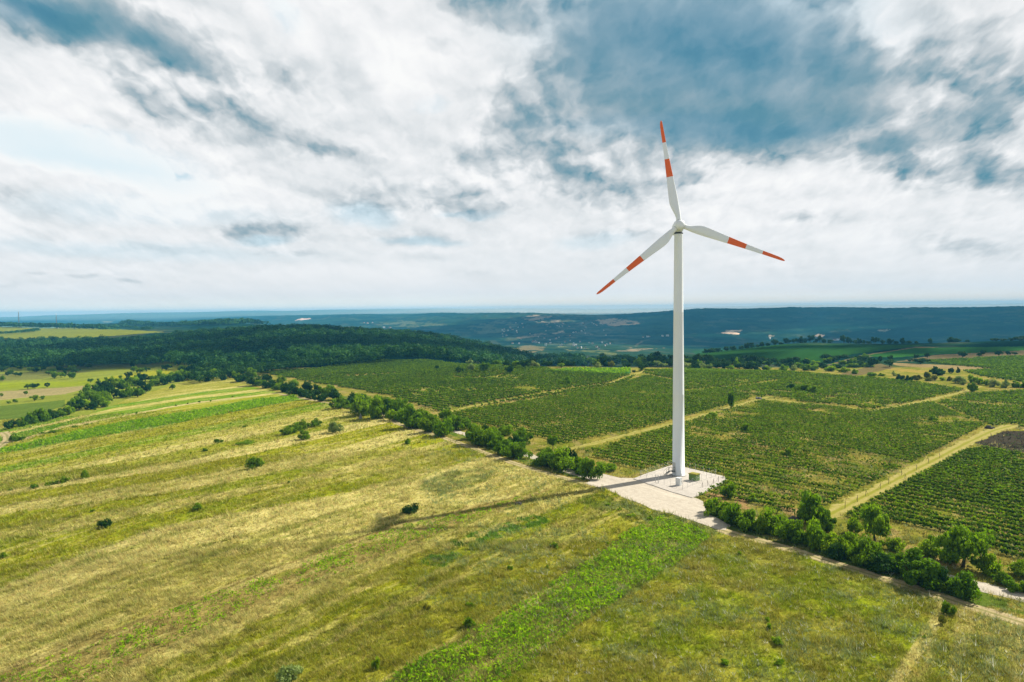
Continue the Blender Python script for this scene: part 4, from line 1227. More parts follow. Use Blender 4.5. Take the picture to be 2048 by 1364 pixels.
fx = [-500, 0, 200, 250, 380, 450, 620, 860, 1000, 1040, 1062]
f0 = [655, 645, 650, 640, 600, 560, 560, 600, 640, 680, 900]
f1 = [1150, 1140, 1140, 1130, 1180, 1260, 1260, 1220, 1080, 1000, 920]
o = forest('forest', -500, 1062, lambda x: (np.interp(x, fx, f0), np.interp(x, fx, f1)), 9.0, 9, 16, 95, 2.0, 501, LEAF['forest'])
tag(o, 'dark green forest covering the hill behind the fields', 'forest')
M_WOODL = LEAF['green']
o = forest('young_woodland', 385, 760, lambda x: (np.interp(x, [385, 450, 560, 760], [470, 500, 520, 570]), np.interp(x, [385, 760], [600, 640])), 6.0, 5, 8, 55, 1.7, 511, LEAF['dark'])
tag(o, 'lighter young woodland in front of the dark forest hill', 'woodland')
o = forest('far_woods', -500, 640, lambda x: (np.interp(x, [-500, 0, 200, 260, 420, 640], [1730, 1720, 1640, 2450, 1800, 1830]), np.interp(x, [-500, 0, 200, 260, 420, 640], [1900, 1880, 1750, 2750, 2150, 2000])), 14, 9, 14, 22, 6.0, 521, LEAF['forest'])
tag(o, 'dark woods on the far ridge at left', 'woods')
o = forest('valley_woods', 1075, 1165, lambda x: (820, 960), 7.5, 8, 13, 45, 2.4, 531, LEAF['forest'])
tag(o, 'small dark wood in the valley behind the tree belt', 'woods')
for nm, lb, pts in (('field_copse', 'dark copse between yellow fields at the far left edge', [(-80, 668), (-40, 668), (0, 670), (20, 669), (40, 667), (60, 664.5), (80, 662.5)]), ('field_copse', 'dark hedge row above the yellow field at far left', [(124, 656.5), (140, 655), (160, 653.5), (185, 652), (210, 652), (240, 655), (270, 657), (300, 660)])):
    Cs, Ds = [], []
    rg = np.random.default_rng(hash_str(lb))
    for (xa, ya), (xb, yb) in zip(pts[:-1], pts[1:]):
        A, B = G(xa, ya), G(xb, yb)
        n = max(2, int(np.linalg.norm(B[:2] - A[:2]) / 4))
        for i in range(n):
            c = A + (B - A) * i / n + np.append(rg.normal(0, 4, 2), 0)
            d = rg.normal(size=(30, 3)); d /= np.linalg.norm(d, axis=1)[:, None]
            d[:, 2] = np.abs(d[:, 2]) * 1.0 - .2
            Cs.append(np.array([c[0], c[1], float(hgt(c[0], c[1])) + 3.5]) + d * np.array([4.5, 4.5, 4]) * rg.uniform(.8, 1.2)); Ds.append(d)
    Cs = np.concatenate(Cs); Ds = np.concatenate(Ds)
    Vv, Ff = leaf_quads(Cs, 2.6 * rg.uniform(.7, 1.3, len(Cs)), Ds, .6, .75, rg)
    o = link(nm, mesh_np(nm, Vv, Ff, LEAF['forest'], {'tint': ('FLOAT', 'FACE', rg.random(len(Cs)))}))
    tag(o, lb, 'copse', kind='stuff')


# ------------------------------------------------------------------ vines
def vine_rows(key, spacing, per_m, lsize, seed, indiv, label, group, thin=0.34, width=.2):
    poly = np.array([G(*p)[:2] for p in VINEYARDS[key]])
    dc = poly - poly.mean(0)
    poly = poly + dc / np.linalg.norm(dc, axis=1)[:, None] * {'south': 1.5, 'east': 1.8, 'west': 2.6, 'north': 3.4, 'hill': 3.6, 'corner': 3.0, 'ridge': 2.0}[key]
    ER = np.array({'south': (-.65, .76), 'east': (-.70, .71), 'west': (-.68, .73), 'north': (-.74, .67), 'hill': (-.66, .75), 'corner': (-.72, .69), 'ridge': (-.72, .69)}[key])
    EN = np.array([ER[1], -ER[0]])
    r_ = poly @ ER; s_ = poly @ EN
    allV, allT = [], []
    rg = np.random.default_rng(seed)
    nrow = 0
    for s0 in np.arange(s_.min() + spacing * .5, s_.max(), spacing):
        t = np.arange(r_.min(), r_.max(), 1.0 / per_m)
        t = t + rg.uniform(-.5, .5, len(t)) / per_m
        base = t[:, None] * ER + s0 * EN
        ok = inside(poly, base[:, 0], base[:, 1]) & off_roads(base[:, 0], base[:, 1], .7)
        vig = .45 * fbm(t / 7.0, t * 0 + s0 * 3.1, seed, 3) + .55 * fbm(base[:, 0] / 22, base[:, 1] / 22, seed + 9, 3)
        clump = fbm(t / .8, t * 0 + s0 * 7.7, seed + 3, 2)
        ok &= (vig + rg.uniform(-.06, .06, len(t)) > thin)
        if ok.sum() < 12:
            continue
        b_ = base[ok]; cl = clump[ok]; n = len(b_)
        hh = .18 + rg.random(n) ** .8 * (.45 + .85 * cl)
        C3 = np.column_stack([b_ + EN * rg.normal(0, width, n)[:, None], hgt(b_[:, 0], b_[:, 1]) + hh])
        nn = np.column_stack([EN[0] * rg.normal(0, 1, n), EN[1] * rg.normal(0, 1, n), np.full(n, .7)])
        V, Fc = leaf_quads(C3, lsize * rg.uniform(.6, 1.4, n), nn, .5, .8, rg)
        T = np.clip(.05 + .45 * rg.random(n) + 1.0 * (hh - .55) + .35 * (fbm(b_[:, 0] / 12, b_[:, 1] / 12, seed + 5, 2) - .5), 0, 1)  # sunlit row tops painted in: tint brightens with leaf height
        if indiv:
            c0 = np.array([*b_[0], float(hgt(*b_[0]))])
            o = link('vine_row', mesh_np('vine_row', V - c0, Fc, LEAF['vine'], {'tint': ('FLOAT', 'FACE', T)}), None, c0)
            tag(o, label, 'vine row', group)
            nrow += 1
        else:
            allV.append(V); allT.append(T)
    if not indiv and allV:
        V = np.concatenate(allV); T = np.concatenate(allT)
        o = link('vines', mesh_np('vines', V, np.arange(len(V), dtype=np.int32).reshape(-1, 4), LEAF['vine'], {'tint': ('FLOAT', 'FACE', T)}))
        tag(o, label, 'vines', None, 'stuff')
    print('vine rows', key, nrow)


vine_rows('south', 3.0, 34, .48, 601, True, 'vine row of the dense vineyard right of the grassy track at lower right', 'vine rows right of the grassy track', .29)
vine_rows('east', 3.2, 25, .46, 611, True, 'vine row of the large vineyard around and behind the turbine pad', 'vine rows behind the turbine', .36)
vine_rows('west', 3.4, 18, .54, 621, True, 'vine row of the vineyard left of the tower between two pale tracks', 'vine rows left of the tower', .34)
vine_rows('north', 4.2, 13, .70, 631, False, 'vineyard beyond the pale tracks right of the tower', None, .35)
vine_rows('hill', 4.4, 12, .78, 641, False, 'vineyard on the gentle hill left of the turbine', None, .34)
vine_rows('corner', 3.8, 14, .64, 651, False, 'vineyard beyond the bent track at the right edge', None, .34)
vine_rows('ridge', 5.0, 10, .9, 661, False, 'dark vineyard on the slope below the right plateau', None, .28)

# ------------------------------------------------------------------ crops and grass
def scatter(n, ymin, ymax, seed, umax=.9):
    rg = np.random.default_rng(seed)
    u = rg.uniform(-umax, umax, n)
    Y = np.sqrt(rg.uniform(ymin ** 2, ymax ** 2, n))
    return u * Y, Y, rg


def crop(name, poly_px, row, step, leafn, hgt_m, lsize, seed, keep, label):
    poly = np.array([G(*p)[:2] for p in poly_px])
    a_ = poly @ ES; EB = np.array([-ES[1], ES[0]]); b_ = poly @ EB
    rg = np.random.default_rng(seed)
    A, B = np.meshgrid(np.arange(a_.min(), a_.max(), step), np.arange(b_.min(), b_.max(), row))
    A = (A + rg.uniform(-.3, .3, A.shape) * step).ravel(); B = (B + rg.uniform(-.07, .07, B.shape)).ravel()
    X = A * ES[0] + B * EB[0]; Y = A * ES[1] + B * EB[1]
    ok = inside(poly, X, Y)
    ok &= fbm(X / 3.5, Y / 3.5, seed, 4) * .6 + .4 * rg.random(len(X)) > keep
    X, Y = X[ok], Y[ok]
    n = len(X)
    z = hgt(X, Y)
    size = rg.uniform(.6, 1.25, n) * (0.6 + .8 * fbm(X / 6, Y / 6, seed + 2, 3))
    ang = rg.uniform(0, 6.28, (n, leafn))
    up = rg.uniform(.15, .95, (n, leafn)) * hgt_m * size[:, None]
    rr_ = rg.uniform(.10, .32, (n, leafn)) * size[:, None]
    Cn = np.stack([X[:, None] + np.cos(ang) * rr_, Y[:, None] + np.sin(ang) * rr_, z[:, None] + up], -1).reshape(-1, 3)
    nn = np.stack([np.cos(ang) * .5, np.sin(ang) * .5, np.full_like(ang, .6)], -1).reshape(-1, 3)
    V, Fc = leaf_quads(Cn, lsize * rg.uniform(.6, 1.3, n * leafn) * np.repeat(size, leafn), nn, .45, .42, rg)
    T = np.clip(np.repeat(rg.random(n) * .6 + .2, leafn) + rg.uniform(-.25, .25, n * leafn), 0, 1)
    o = link(name, mesh_np(name, V, Fc, LEAF['corn'], {'tint': ('FLOAT', 'FACE', T)}))
    tag(o, label, 'crop', None, 'stuff')


crop('corn_crop', [(720, 1395), (790, 1354), (947, 1263), (1043, 1208), (1146, 1140), (1282, 1054), (1320, 1036), (1400, 1060), (1425, 1077), (1347, 1132), (1163, 1249), (1009, 1364), (960, 1400)], .78, .36, 8, .75, .42, 701, .345, 'strip of young bright green corn in the foreground')
crop('corn_crop', [(-60, 1370), (0, 1350), (137, 1300), (253, 1257), (444, 1182), (700, 1088), (800, 1053), (960, 1016), (1140, 968), (1090, 984), (1020, 1012), (923, 1045), (787, 1102), (700, 1139), (513, 1210), (376, 1272), (191, 1362), (150, 1390), (-60, 1420)], .7, .5, 7, .42, .36, 711, .53, 'sparse green seedlings on the bare soil strip')
crop('corn_crop', [(0, 899), (120, 872), (239, 847), (342, 830), (513, 799), (590, 792), (598, 799), (342, 849), (171, 876), (0, 907)], 1.2, 1.0, 6, .9, .9, 721, .40, 'narrow dark green crop strip far across the field at left')
crop('corn_crop', [(1088, 742), (1130, 737), (1262, 738), (1258, 746), (1180, 748)], 1.6, 1.4, 6, 1.0, 1.1, 731, .30, 'pale green crop patch behind the vineyard')


def grass(n, ymin, ymax, blades, h, w, seed):
    X, Y, rg = scatter(n, ymin, ymax, seed)
    col, idx, px, py, beyond = albedo(X, Y, True)
    keep = off_roads(X, Y, -.25) & ~(beyond & (px > 470) & (rg.random(n) > .35))
    soil = np.isin(idx, [i for i, s in enumerate(STRIPS) if s[1] is SOIL])
    keep &= ~(soil & ~beyond & (rg.random(n) > .22))
    vig = fbm(X / 3, Y / 3, seed + 1, 3)
    keep &= (vig + rg.random(n) * .5 > .52)
    X, Y, col, vig = X[keep], Y[keep], col[keep], vig[keep]
    n = len(X)
    z = hgt(X, Y)
    H = h * (.45 + 1.0 * vig) * rg.uniform(.6, 1.3, n)
    tall = rg.random(n) > .965
    H = np.where(tall, H * 1.7, H)
    H = H * (1 + .8 * sstep(.60, .72, fbm(X / 1.3, Y / 1.3, seed + 8, 3)))
    ang = rg.uniform(0, 6.28, (n, blades))
    r0 = rg.uniform(0, .22, (n, blades))
    bx, by = X[:, None] + np.cos(ang) * r0, Y[:, None] + np.sin(ang) * r0
    lean = rg.uniform(.35, 1.15, (n, blades)) * H[:, None]
    la = ang + rg.normal(0, .6, (n, blades))
    hh = H[:, None] * rg.uniform(.6, 1.15, (n, blades))
    wx, wy = -np.sin(la) * w, np.cos(la) * w
    wind = np.array([-.16, -.08])
    tip = np.stack([bx + np.cos(la) * lean + wind[0] * hh, by + np.sin(la) * lean + wind[1] * hh, z[:, None] + hh], -1)
    a = np.stack([bx + wx, by + wy, np.broadcast_to(z[:, None] - .03, bx.shape)], -1)
    b = np.stack([bx - wx, by - wy, np.broadcast_to(z[:, None] - .03, bx.shape)], -1)
    V = np.stack([a, b, tip], 2).reshape(-1, 3)
    Fc = np.arange(len(V), dtype=np.int32).reshape(-1, 3)
    f = rg.uniform(.58, 1.45, n)[:, None] * (1 + rg.normal(0, .05, (n, 3)))
    c = col * f
    dry = rg.random(n) > .90
    c = np.where(dry[:, None], c * .4 + STRAW * .75, c)
    grn = rg.random(n) > .90
    c = np.where(grn[:, None], c * .5 + GREEN * .5, c)
    weed = (fbm(X / 5, Y / 5, seed + 5, 3) > .57) & (rg.random(n) > .62) & (px[keep] > 850)
    c = np.where(weed[:, None], C(.20, .25, .10) * rg.uniform(.8, 1.3, n)[:, None], c)
    flower = (rg.random(n) > .975) & (px[keep] > 1050) & (py[keep] > 1090)
    c = np.where(flower[:, None], C(.75, .72, .50), c)
    c = np.repeat(c * 1.12, blades, 0) * rg.uniform(.85, 1.2, (n * blades, 1))
    return V, Fc, np.clip(c, .004, .7)


parts = [grass(150000, 66, 120, 5, .42, .035, 801), grass(130000, 115, 200, 4, .50, .06, 811), grass(70000, 190, 330, 4, .55, .10, 821)]
off_, VV, FF, CC = 0, [], [], []
for V, Fc, c in parts:
    VV.append(V); FF.append(Fc + off_); CC.append(c); off_ += len(V)
VV = np.concatenate(VV); FF = np.concatenate(FF); CC = np.concatenate(CC)
go = link('grass', mesh_np('grass', VV, FF, M_BLADES, {'land': ('FLOAT_COLOR', 'FACE', CC)}))
tag(go, 'dry and green meadow grass of the fields', 'grass', None, 'stuff')

# ------------------------------------------------------------------ wind turbine
BASE = G(1357, 951.5)
HUBZ = 60.6
turb = empty('wind_turbine', (BASE[0], BASE[1], BASE[2]), 0, 'tall white wind turbine with red banded blades on a gravel pad', 'wind turbine')
bm = bmesh.new()
SEG = 64
rings = [(-.3, 1.52), (.20, 1.52), (.205, 1.47), (20, 1.34), (20.06, 1.352), (20.12, 1.338), (40, 1.17), (40.06, 1.182), (40.12, 1.168), (58.6, 1.00), (58.7, 1.03), (58.95, 1.03), (58.96, .98)]
prev = None
for z, r in rings:
    ring = [bm.verts.new((r * math.cos(2 * math.pi * i / SEG), r * math.sin(2 * math.pi * i / SEG), z)) for i in range(SEG)]
    if prev:
        for i in range(SEG):
            f = bm.faces.new((prev[i], prev[(i + 1) % SEG], ring[(i + 1) % SEG], ring[i]))
            f.smooth = True
    prev = ring
bm.faces.new(prev)
tower = bm_obj('tower', bm, M_WHITE, turb)
# concrete foot ring
bm = bmesh.new()
bmesh.ops.create_cone(bm, cap_ends=True, segments=48, radius1=2.15, radius2=2.05, depth=.34, matrix=Matrix.Translation((0, 0, .18)))
bm_obj('foundation_ring', bm, mat_paint('pale_concrete', (.42, .40, .37), .12, .9, .15), turb)
# door and stairs on the left side of the tower
DA = R(208)
dv = Vector((math.cos(DA), math.sin(DA), 0)); dt = Vector((-dv.y, dv.x, 0))
rotd = Matrix.Rotation(DA, 3, 'Z')
bm = bmesh.new()
bm_box(bm, dv * 1.46 + Vector((0, 0, 2.45)), (.14, .95, 2.1), rotd)
bmesh.ops.bevel(bm, geom=bm.edges[:], offset=.05, segments=2, affect='EDGES')
door = bm_obj('door', bm, M_STEEL, tower)
bm = bmesh.new()
bm_box(bm, dv * 1.56 + dt * .32 + Vector((0, 0, 2.4)), (.06, .05, .22), rotd)
bm_obj('handle', bm, M_DARK, door)
bm = bmesh.new()
plat = dv * 2.0 + Vector((0, 0, 1.38))
bm_box(bm, plat, (1.0, 1.3, .06), rotd)
sd = dt                                     # stairs run along the tower's side
for i in range(6):
    p = plat + dv * 0.15 - sd * (.65 + .26 * (i + 1)) + Vector((0, 0, -.2 * (i + 1)))
    bm_box(bm, p, (.8, .24, .04), rotd)
for sgn in (-1, 1):
    a = plat + dv * (.15 + .42 * sgn) - sd * .65
    b = a - sd * 1.75 + Vector((0, 0, -1.35))
    bm_bar(bm, a, b, .045)
    bm_bar(bm, a + Vector((0, 0, 1)), b + Vector((0, 0, 1)), .03)
    for t in (0, .5, 1):
        q = a + (b - a) * t
        bm_bar(bm, q, q + Vector((0, 0, 1)), .025)
for q in (plat + dv * .45 + sd * .6, plat + dv * .45 - sd * .6, plat - dv * .4 + sd * .6):
    bm_bar(bm, q + Vector((0, 0, -1.4)), q + Vector((0, 0, 1)), .035)
bm_bar(bm, plat + dv * .45 + sd * .6 + Vector((0, 0, 1)), plat - dv * .4 + sd * .6 + Vector((0, 0, 1)), .03)
bm_bar(bm, plat + dv * .45 + sd * .6 + Vector((0, 0, 1)), plat + dv * .45 - sd * .6 + Vector((0, 0, 1)), .03)
bm_obj('stairs', bm, M_DARK, turb)
# rotor frame: axis looks at the camera, a little to the right, tilted upwards
to_cam = math.atan2(-BASE[0], -(-BASE[1])) if False else math.atan2(-BASE[1], -BASE[0])
YAW = to_cam + R(7)
TILT = R(4)
ax = Vector((math.cos(YAW) * math.cos(TILT), math.sin(YAW) * math.cos(TILT), math.sin(TILT)))
side = Vector((-math.sin(YAW), math.cos(YAW), 0))        # to the right as seen from the camera is -side
upv = ax.cross(side)
hub_c = Vector((0, 0, HUBZ - BASE[2])) + ax * 2.55
FR = Matrix((side, upv, ax)).transposed()               # local x, y, z of the rotor frame
# nacelle
bm = bmesh.new()
prof = [(-5.6, .55, .75), (-5.3, .95, 1.15), (-4.0, 1.1, 1.32), (0.4, 1.12, 1.36), (1.35, 1.06, 1.28), (1.55, .9, 1.0)]
prev = None
for zz, hw, hh in prof:
    ring = []
    for i in range(28):
        a = 2 * math.pi * i / 28
        ca, sa = math.cos(a), math.sin(a)
        e = .5
        x = hw * math.copysign(abs(ca) ** e, ca); y = hh * math.copysign(abs(sa) ** e, sa) + .05
        ring.append(bm.verts.new(Vector((0, 0, HUBZ - BASE[2])) + FR @ Vector((x, y, zz))))
    if prev:
        for i in range(28):
            f = bm.faces.new((prev[i], prev[(i + 1) % 28], ring[(i + 1) % 28], ring[i])); f.smooth = True
    else:
        bm.faces.new(ring[::-1])
    prev = ring
bm.faces.new(prev)
nac = bm_obj('nacelle', bm, M_WHITE, turb)
bm = bmesh.new()
mastp = Vector((0, 0, HUBZ - BASE[2])) + FR @ Vector((.75, 1.35, -4.4))
for dxx in (-.35, .35):
    q = mastp + side * dxx
    bm_bar(bm, q, q + Vector((0, 0, 1.25)), .035)
    bm_bar(bm, q + Vector((-.16, 0, 1.22)), q + Vector((.16, 0, 1.22)), .06)
bm_bar(bm, mastp - side * .45 + Vector((0, 0, .7)), mastp + side * .45 + Vector((0, 0, .7)), .03)
bm_obj('wind_vane', bm, M_STEEL, nac)
bm = bmesh.new()
bm_bar(bm, (0, 0, 58.95), (0, 0, 59.22), 1.10, 1.10, 40)
bm_obj('yaw_ring', bm, M_DARK, turb)
# hub and spinner
bm = bmesh.new()
prof = [(-.95, 1.10), (-.8, 1.20), (.25, 1.20), (.62, 1.12), (.95, .94), (1.0, .82), (1.12, .78), (1.2, .62), (1.24, .0)]
prev = None
for zz, r in prof:
    if r == 0:
        tip = bm.verts.new(hub_c + FR @ Vector((0, 0, zz)))
        for i in range(48):
            f = bm.faces.new((prev[i], prev[(i + 1) % 48], tip)); f.smooth = True
        break
    ring = [bm.verts.new(hub_c + FR @ Vector((r * math.cos(2 * math.pi * i / 48), r * math.sin(2 * math.pi * i / 48), zz))) for i in range(48)]
    if prev:
        for i in range(48):
            f = bm.faces.new((prev[i], prev[(i + 1) % 48], ring[(i + 1) % 48], ring[i])); f.smooth = True
    else:
        bm.faces.new(ring[::-1])
    prev = ring
hub = bm_obj('hub', bm, M_WHITE, turb)
# blades: (radius, chord, chord share ahead of the pitch axis, thickness, twist)
BL = [(.95, 1.12, .5, 1.0, 0), (1.15, 1.12, .5, 1.0, 0), (1.9, 1.16, .5, .95, 2), (2.8, 1.45, .46, .72, 8), (3.8, 1.95, .38, .50, 12), (4.8, 2.30, .33, .38, 12), (5.8, 2.42, .31, .32, 11), (7.5, 2.28, .31, .27, 9), (9.5, 2.02, .31, .24, 7),
      (12.15, 1.72, .31, .22, 5), (12.2, 1.72, .31, .22, 5), (14.5, 1.48, .31, .2, 4), (16.65, 1.28, .31, .19, 3), (16.7, 1.28, .31, .19, 3), (18.8, 1.10, .31, .18, 2), (20.85, .94, .31, .18, 1), (20.9, .94, .31, .18, 1), (23, .86, .32, .18, .5),
      (24.8, .76, .34, .18, 0), (25.6, .64, .38, .18, 0), (26.1, .46, .45, .2, 0), (26.35, .26, .5, .2, 0), (26.45, .08, .5, .2, 0)]
BL = [(r * (.965 if r > 3 else 1), c * (.93 if r > 3 else 1), a, t, w) for r, c, a, t, w in BL]
NS = 28


def blade_mesh():
    bm = bmesh.new()
    prev = None
    for r, ch, ahead, th, tw in BL:
        ring = []
        for i in range(NS):
            a = 2 * math.pi * i / NS
            rnd = np.clip((th - .35) / .6, 0, 1)
            cx_ = math.cos(a)
            s_ = math.sin(a)
            xx = cx_ * .5                                  # -.5 .. .5 along the chord
            t_air = th * .5 * s_ * (0.35 + .65 * math.sqrt(max(0, (xx + .52) / 1.02)))
            t_cir = th * .5 * s_
            yy = t_air * (1 - rnd) + t_cir * rnd
            x = (xx - (.5 - ahead)) * ch
            y = yy * ch
            w = R(tw)
            ring.append(bm.verts.new((x * math.cos(w) - y * math.sin(w), x * math.sin(w) + y * math.cos(w), r)))
        if prev:
            red = (11.77 <= pr < 16.07) or pr >= 20.16
            for i in range(NS):
                f = bm.faces.new((prev[i], prev[(i + 1) % NS], ring[(i + 1) % NS], ring[i]))
                f.smooth = True
                f.material_index = 1 if red else 0
        prev, pr = ring, r
    bm.faces.new(prev).material_index = 1
    bmesh.ops.recalc_face_normals(bm, faces=bm.faces)
    me = bpy.data.meshes.new('blade')
    bm.to_mesh(me); bm.free()
    me.materials.append(M_WHITE); me.materials.append(M_RED)
    return me


bme = blade_mesh()
right = side                                    # right as the camera sees it
collar_bm = bmesh.new()
bm_bar(collar_bm, (0, 0, 1.0), (0, 0, 1.28), .64, .64, 32)
cme = bpy.data.meshes.new('root_collar'); collar_bm.to_mesh(cme); collar_bm.free(); cme.materials.append(M_BOXWHITE)
for i in range(3):
    an = R(-9.4 + 120 * i)
    zb = upv * math.cos(an) + right * math.sin(an)
    if i == 0:
        xb0 = None
    xb = right * math.cos(an) - upv * math.sin(an)          # leading edge side
    yb = zb.cross(xb)
    o = link('blade', bme, turb)
    o.matrix_local = Matrix.Translation(hub_c) @ Matrix((xb, yb, zb)).transposed().to_4x4()
    c = link('root_collar', cme, o)

# ------------------------------------------------------------------ things on the pad
ERv = Vector((ER[0], ER[1], 0)); ENv = Vector((ER[1], -ER[0], 0))
ang_r = math.atan2(ER[1], ER[0])
kp = G(1389.5, 963)
kio = empty('transformer_kiosk', (kp[0], kp[1] + .4, kp[2] + .2), ang_r - math.pi / 2 + R(8), 'small green transformer kiosk with mossy flat roof right of the tower', 'kiosk')
bm = bmesh.new()
bm_box(bm, (0, 0, .75), (1.55, 2.0, 1.5))
bm_obj('wall', bm, M_GREENBOX, kio)
bm = bmesh.new()
bm_box(bm, (0, 0, 1.60), (1.75, 2.2, .16))
bm_box(bm, (0, 0, 1.71), (1.45, 1.9, .06))
bm_obj('roof', bm, M_GREENROOF, kio)
bm = bmesh.new()
bm_box(bm, (0, 0, .05), (1.66, 2.1, .12))
bm_obj('plinth', bm, M_STONE, kio)
for dxx in (-.36, .36):
    bm = bmesh.new()
    bm_box(bm, (dxx, -1.015, .78), (.66, .03, 1.25))
    d_ = bm_obj('door', bm, M_GREENBOX, kio)
    bm = bmesh.new()
    bm_box(bm, (dxx - math.copysign(.24, dxx), -1.05, .80), (.04, .04, .18))
    bm_obj('handle', bm, M_BOXWHITE, d_)
for dyy in (-.5, .5):
    bm = bmesh.new()
    for j in range(5):
        bm_box(bm, (.795, dyy, .55 + j * .14), (.04, .6, .07), Matrix.Rotation(R(25), 3, 'Y'))
    bm_obj('vent', bm, M_GREENBOX, kio)
cp = G(1358, 973)
cab = empty('white_cabinet', (cp[0], cp[1] + .3, cp[2] + .2), ang_r - math.pi / 2 + R(10), 'plain white electrical cabinet in front of the tower', 'cabinet')
bm = bmesh.new()
bm_box(bm, (0, 0, .85), (.95, 1.1, 1.7))
bmesh.ops.bevel(bm, geom=bm.edges[:], offset=.03, segments=1, affect='EDGES')
bm_obj('body', bm, M_BOXWHITE, cab)
bm = bmesh.new()
bm_box(bm, (0, 0, 1.75), (1.08, 1.22, .09))
bm_obj('lid', bm, M_BOXWHITE, cab)
bm = bmesh.new()
bm_box(bm, (0, -.56, .88), (.78, .03, 1.4))
d_ = bm_obj('door', bm, M_BOXWHITE, cab)
bm = bmesh.new()
bm_box(bm, (.26, -.59, .9), (.05, .04, .2))
bm_obj('handle', bm, M_DARK, d_)

# wire fence round the pad
posts_px = [(1281.6, 956.6), (1293, 961), (1304.5, 965), (1310.5, 967.5), (1316.7, 969), (1328.4, 972), (1340.5, 975), (1353, 978), (1365.5, 981), (1375, 977), (1385.5, 973), (1394, 969), (1402.7, 965), (1413, 961), (1422.7, 957.5), (1431.5, 954.5),
            (1419, 951), (1406.6, 947), (1391, 943), (1380, 940), (1366, 936.5), (1350, 934), (1336, 938), (1324.5, 942.5), (1310, 947.5), (1295, 952.5)]
PP = [Vector(G(*p)) + Vector((0, 0, .2)) for p in posts_px]
fen = empty('wire_fence', PP[0], 0, 'thin grey wire fence round the gravel pad', 'fence')
for i, p in enumerate(PP):
    bm = bmesh.new()
    q = p - PP[0]
    hh = 2.0 if i in (3, 4) else 1.75
    rad_ = .045 if i in (3, 4, 8, 15, 0) else .026
    bm_bar(bm, q + Vector((0, 0, -.2)), q + Vector((0, 0, hh)), rad_, None, 6)
    bm_bar(bm, q + Vector((0, 0, hh)), q + Vector((0, 0, hh + .03)), rad_ * 1.3, rad_ * .6, 6)
    bm_obj('post', bm, M_STEEL, fen)
bm = bmesh.new()
for i in range(len(PP)):
    if i == 3:
        continue
    a, b = PP[i] - PP[0], PP[(i + 1) % len(PP)] - PP[0]
    for hh in (.1, .5, .9, 1.3, 1.68):
        bm_bar(bm, a + Vector((0, 0, hh)), b + Vector((0, 0, hh)), .006, None, 4)
bm_obj('wires', bm, M_STEEL, fen)
bm = bmesh.new()
a, b = PP[3] - PP[0], PP[4] - PP[0]
for hh in (.2, 1.9):
    bm_bar(bm, a + Vector((0, 0, hh)), b + Vector((0, 0, hh)), .04, None, 6)
for t in (.08, .92):
    q = a + (b - a) * t
    bm_bar(bm, q + Vector((0, 0, .2)), q + Vector((0, 0, 1.9)), .035, None, 6)
bm_obj('gate', bm, M_STEEL, fen)

# ------------------------------------------------------------------ vineyard end posts, stones, heaps
def stake_mesh(seed, mat, h=1.5):
    rg = random.Random(seed)
    bm = bmesh.new()
    top = Vector((rg.uniform(-.15, .15), rg.uniform(-.15, .15), h))
    bm_bar(bm, (0, 0, -.2), top * .5, .05, .045, 7)
    bm_bar(bm, top * .5, top, .045, .035, 7)
    bm_bar(bm, top * .85, Vector((rg.choice([-1, 1]) * .7, rg.uniform(-.4, .4), -.1)), .025, .02, 5)     # strut
    me = bpy.data.meshes.new('vineyard_post')
    bm.to_mesh(me); bm.free(); me.materials.append(mat)
    return me


for grp, lab, mat_, pts in (
    ('leaning posts by the pad corner', 'dark leaning wooden vineyard post near the right corner of the pad', M_WOOD, [(1406, 975), (1416, 971), (1427, 967), (1437, 963), (1446.5, 957)]),
    ('posts along the grassy track', 'dark wooden end post of a vine row along the grassy track', M_WOOD, [(1724, 961), (1780, 929), (1795, 926), (1803, 923), (1820, 915), (1840, 905), (1870, 888), (1903, 872), (1715, 1002), (1731, 990), (1760, 976), (1777, 966), (1803, 949), (1810, 956), (1833, 938), (1858, 925), (1880, 915), (1690, 1015), (1700, 975), (1750, 946)]),
    ('pale posts at the track behind the tower', 'pale post at the track edge just left of the tower', M_PALEWOOD, [(1320, 843), (1331.5, 840), (1340.5, 838)]),
):
    vm_ = [stake_mesh(s, mat_) for s in (1, 2, 3)]
    for i, (x, y) in enumerate(pts):
        o = link('vineyard_post', vm_[i % 3], None, G(x, y + 2))
        o.rotation_euler = (0, 0, i * 1.7)
        tag(o, lab, 'post', grp)


def rock_mesh(seed, r, n, mat, name):
    rg = np.random.default_rng(seed)
    bm = bmesh.new()
    for i in range(n):
        p = rg.normal(0, .5, 2) * r
        s = r * rg.uniform(.25, .5)
        res = bmesh.ops.create_icosphere(bm, subdivisions=2, radius=s, matrix=Matrix.Translation((p[0], p[1], max(.1, s * .5 + (r * .35 - np.hypot(*p) * .4)))))
        for v in res['verts']:
            v.co += Vector(rg.normal(0, .12, 3) * s)
    me = bpy.data.meshes.new(name)
    bm.to_mesh(me); bm.free(); me.materials.append(mat)
    return me


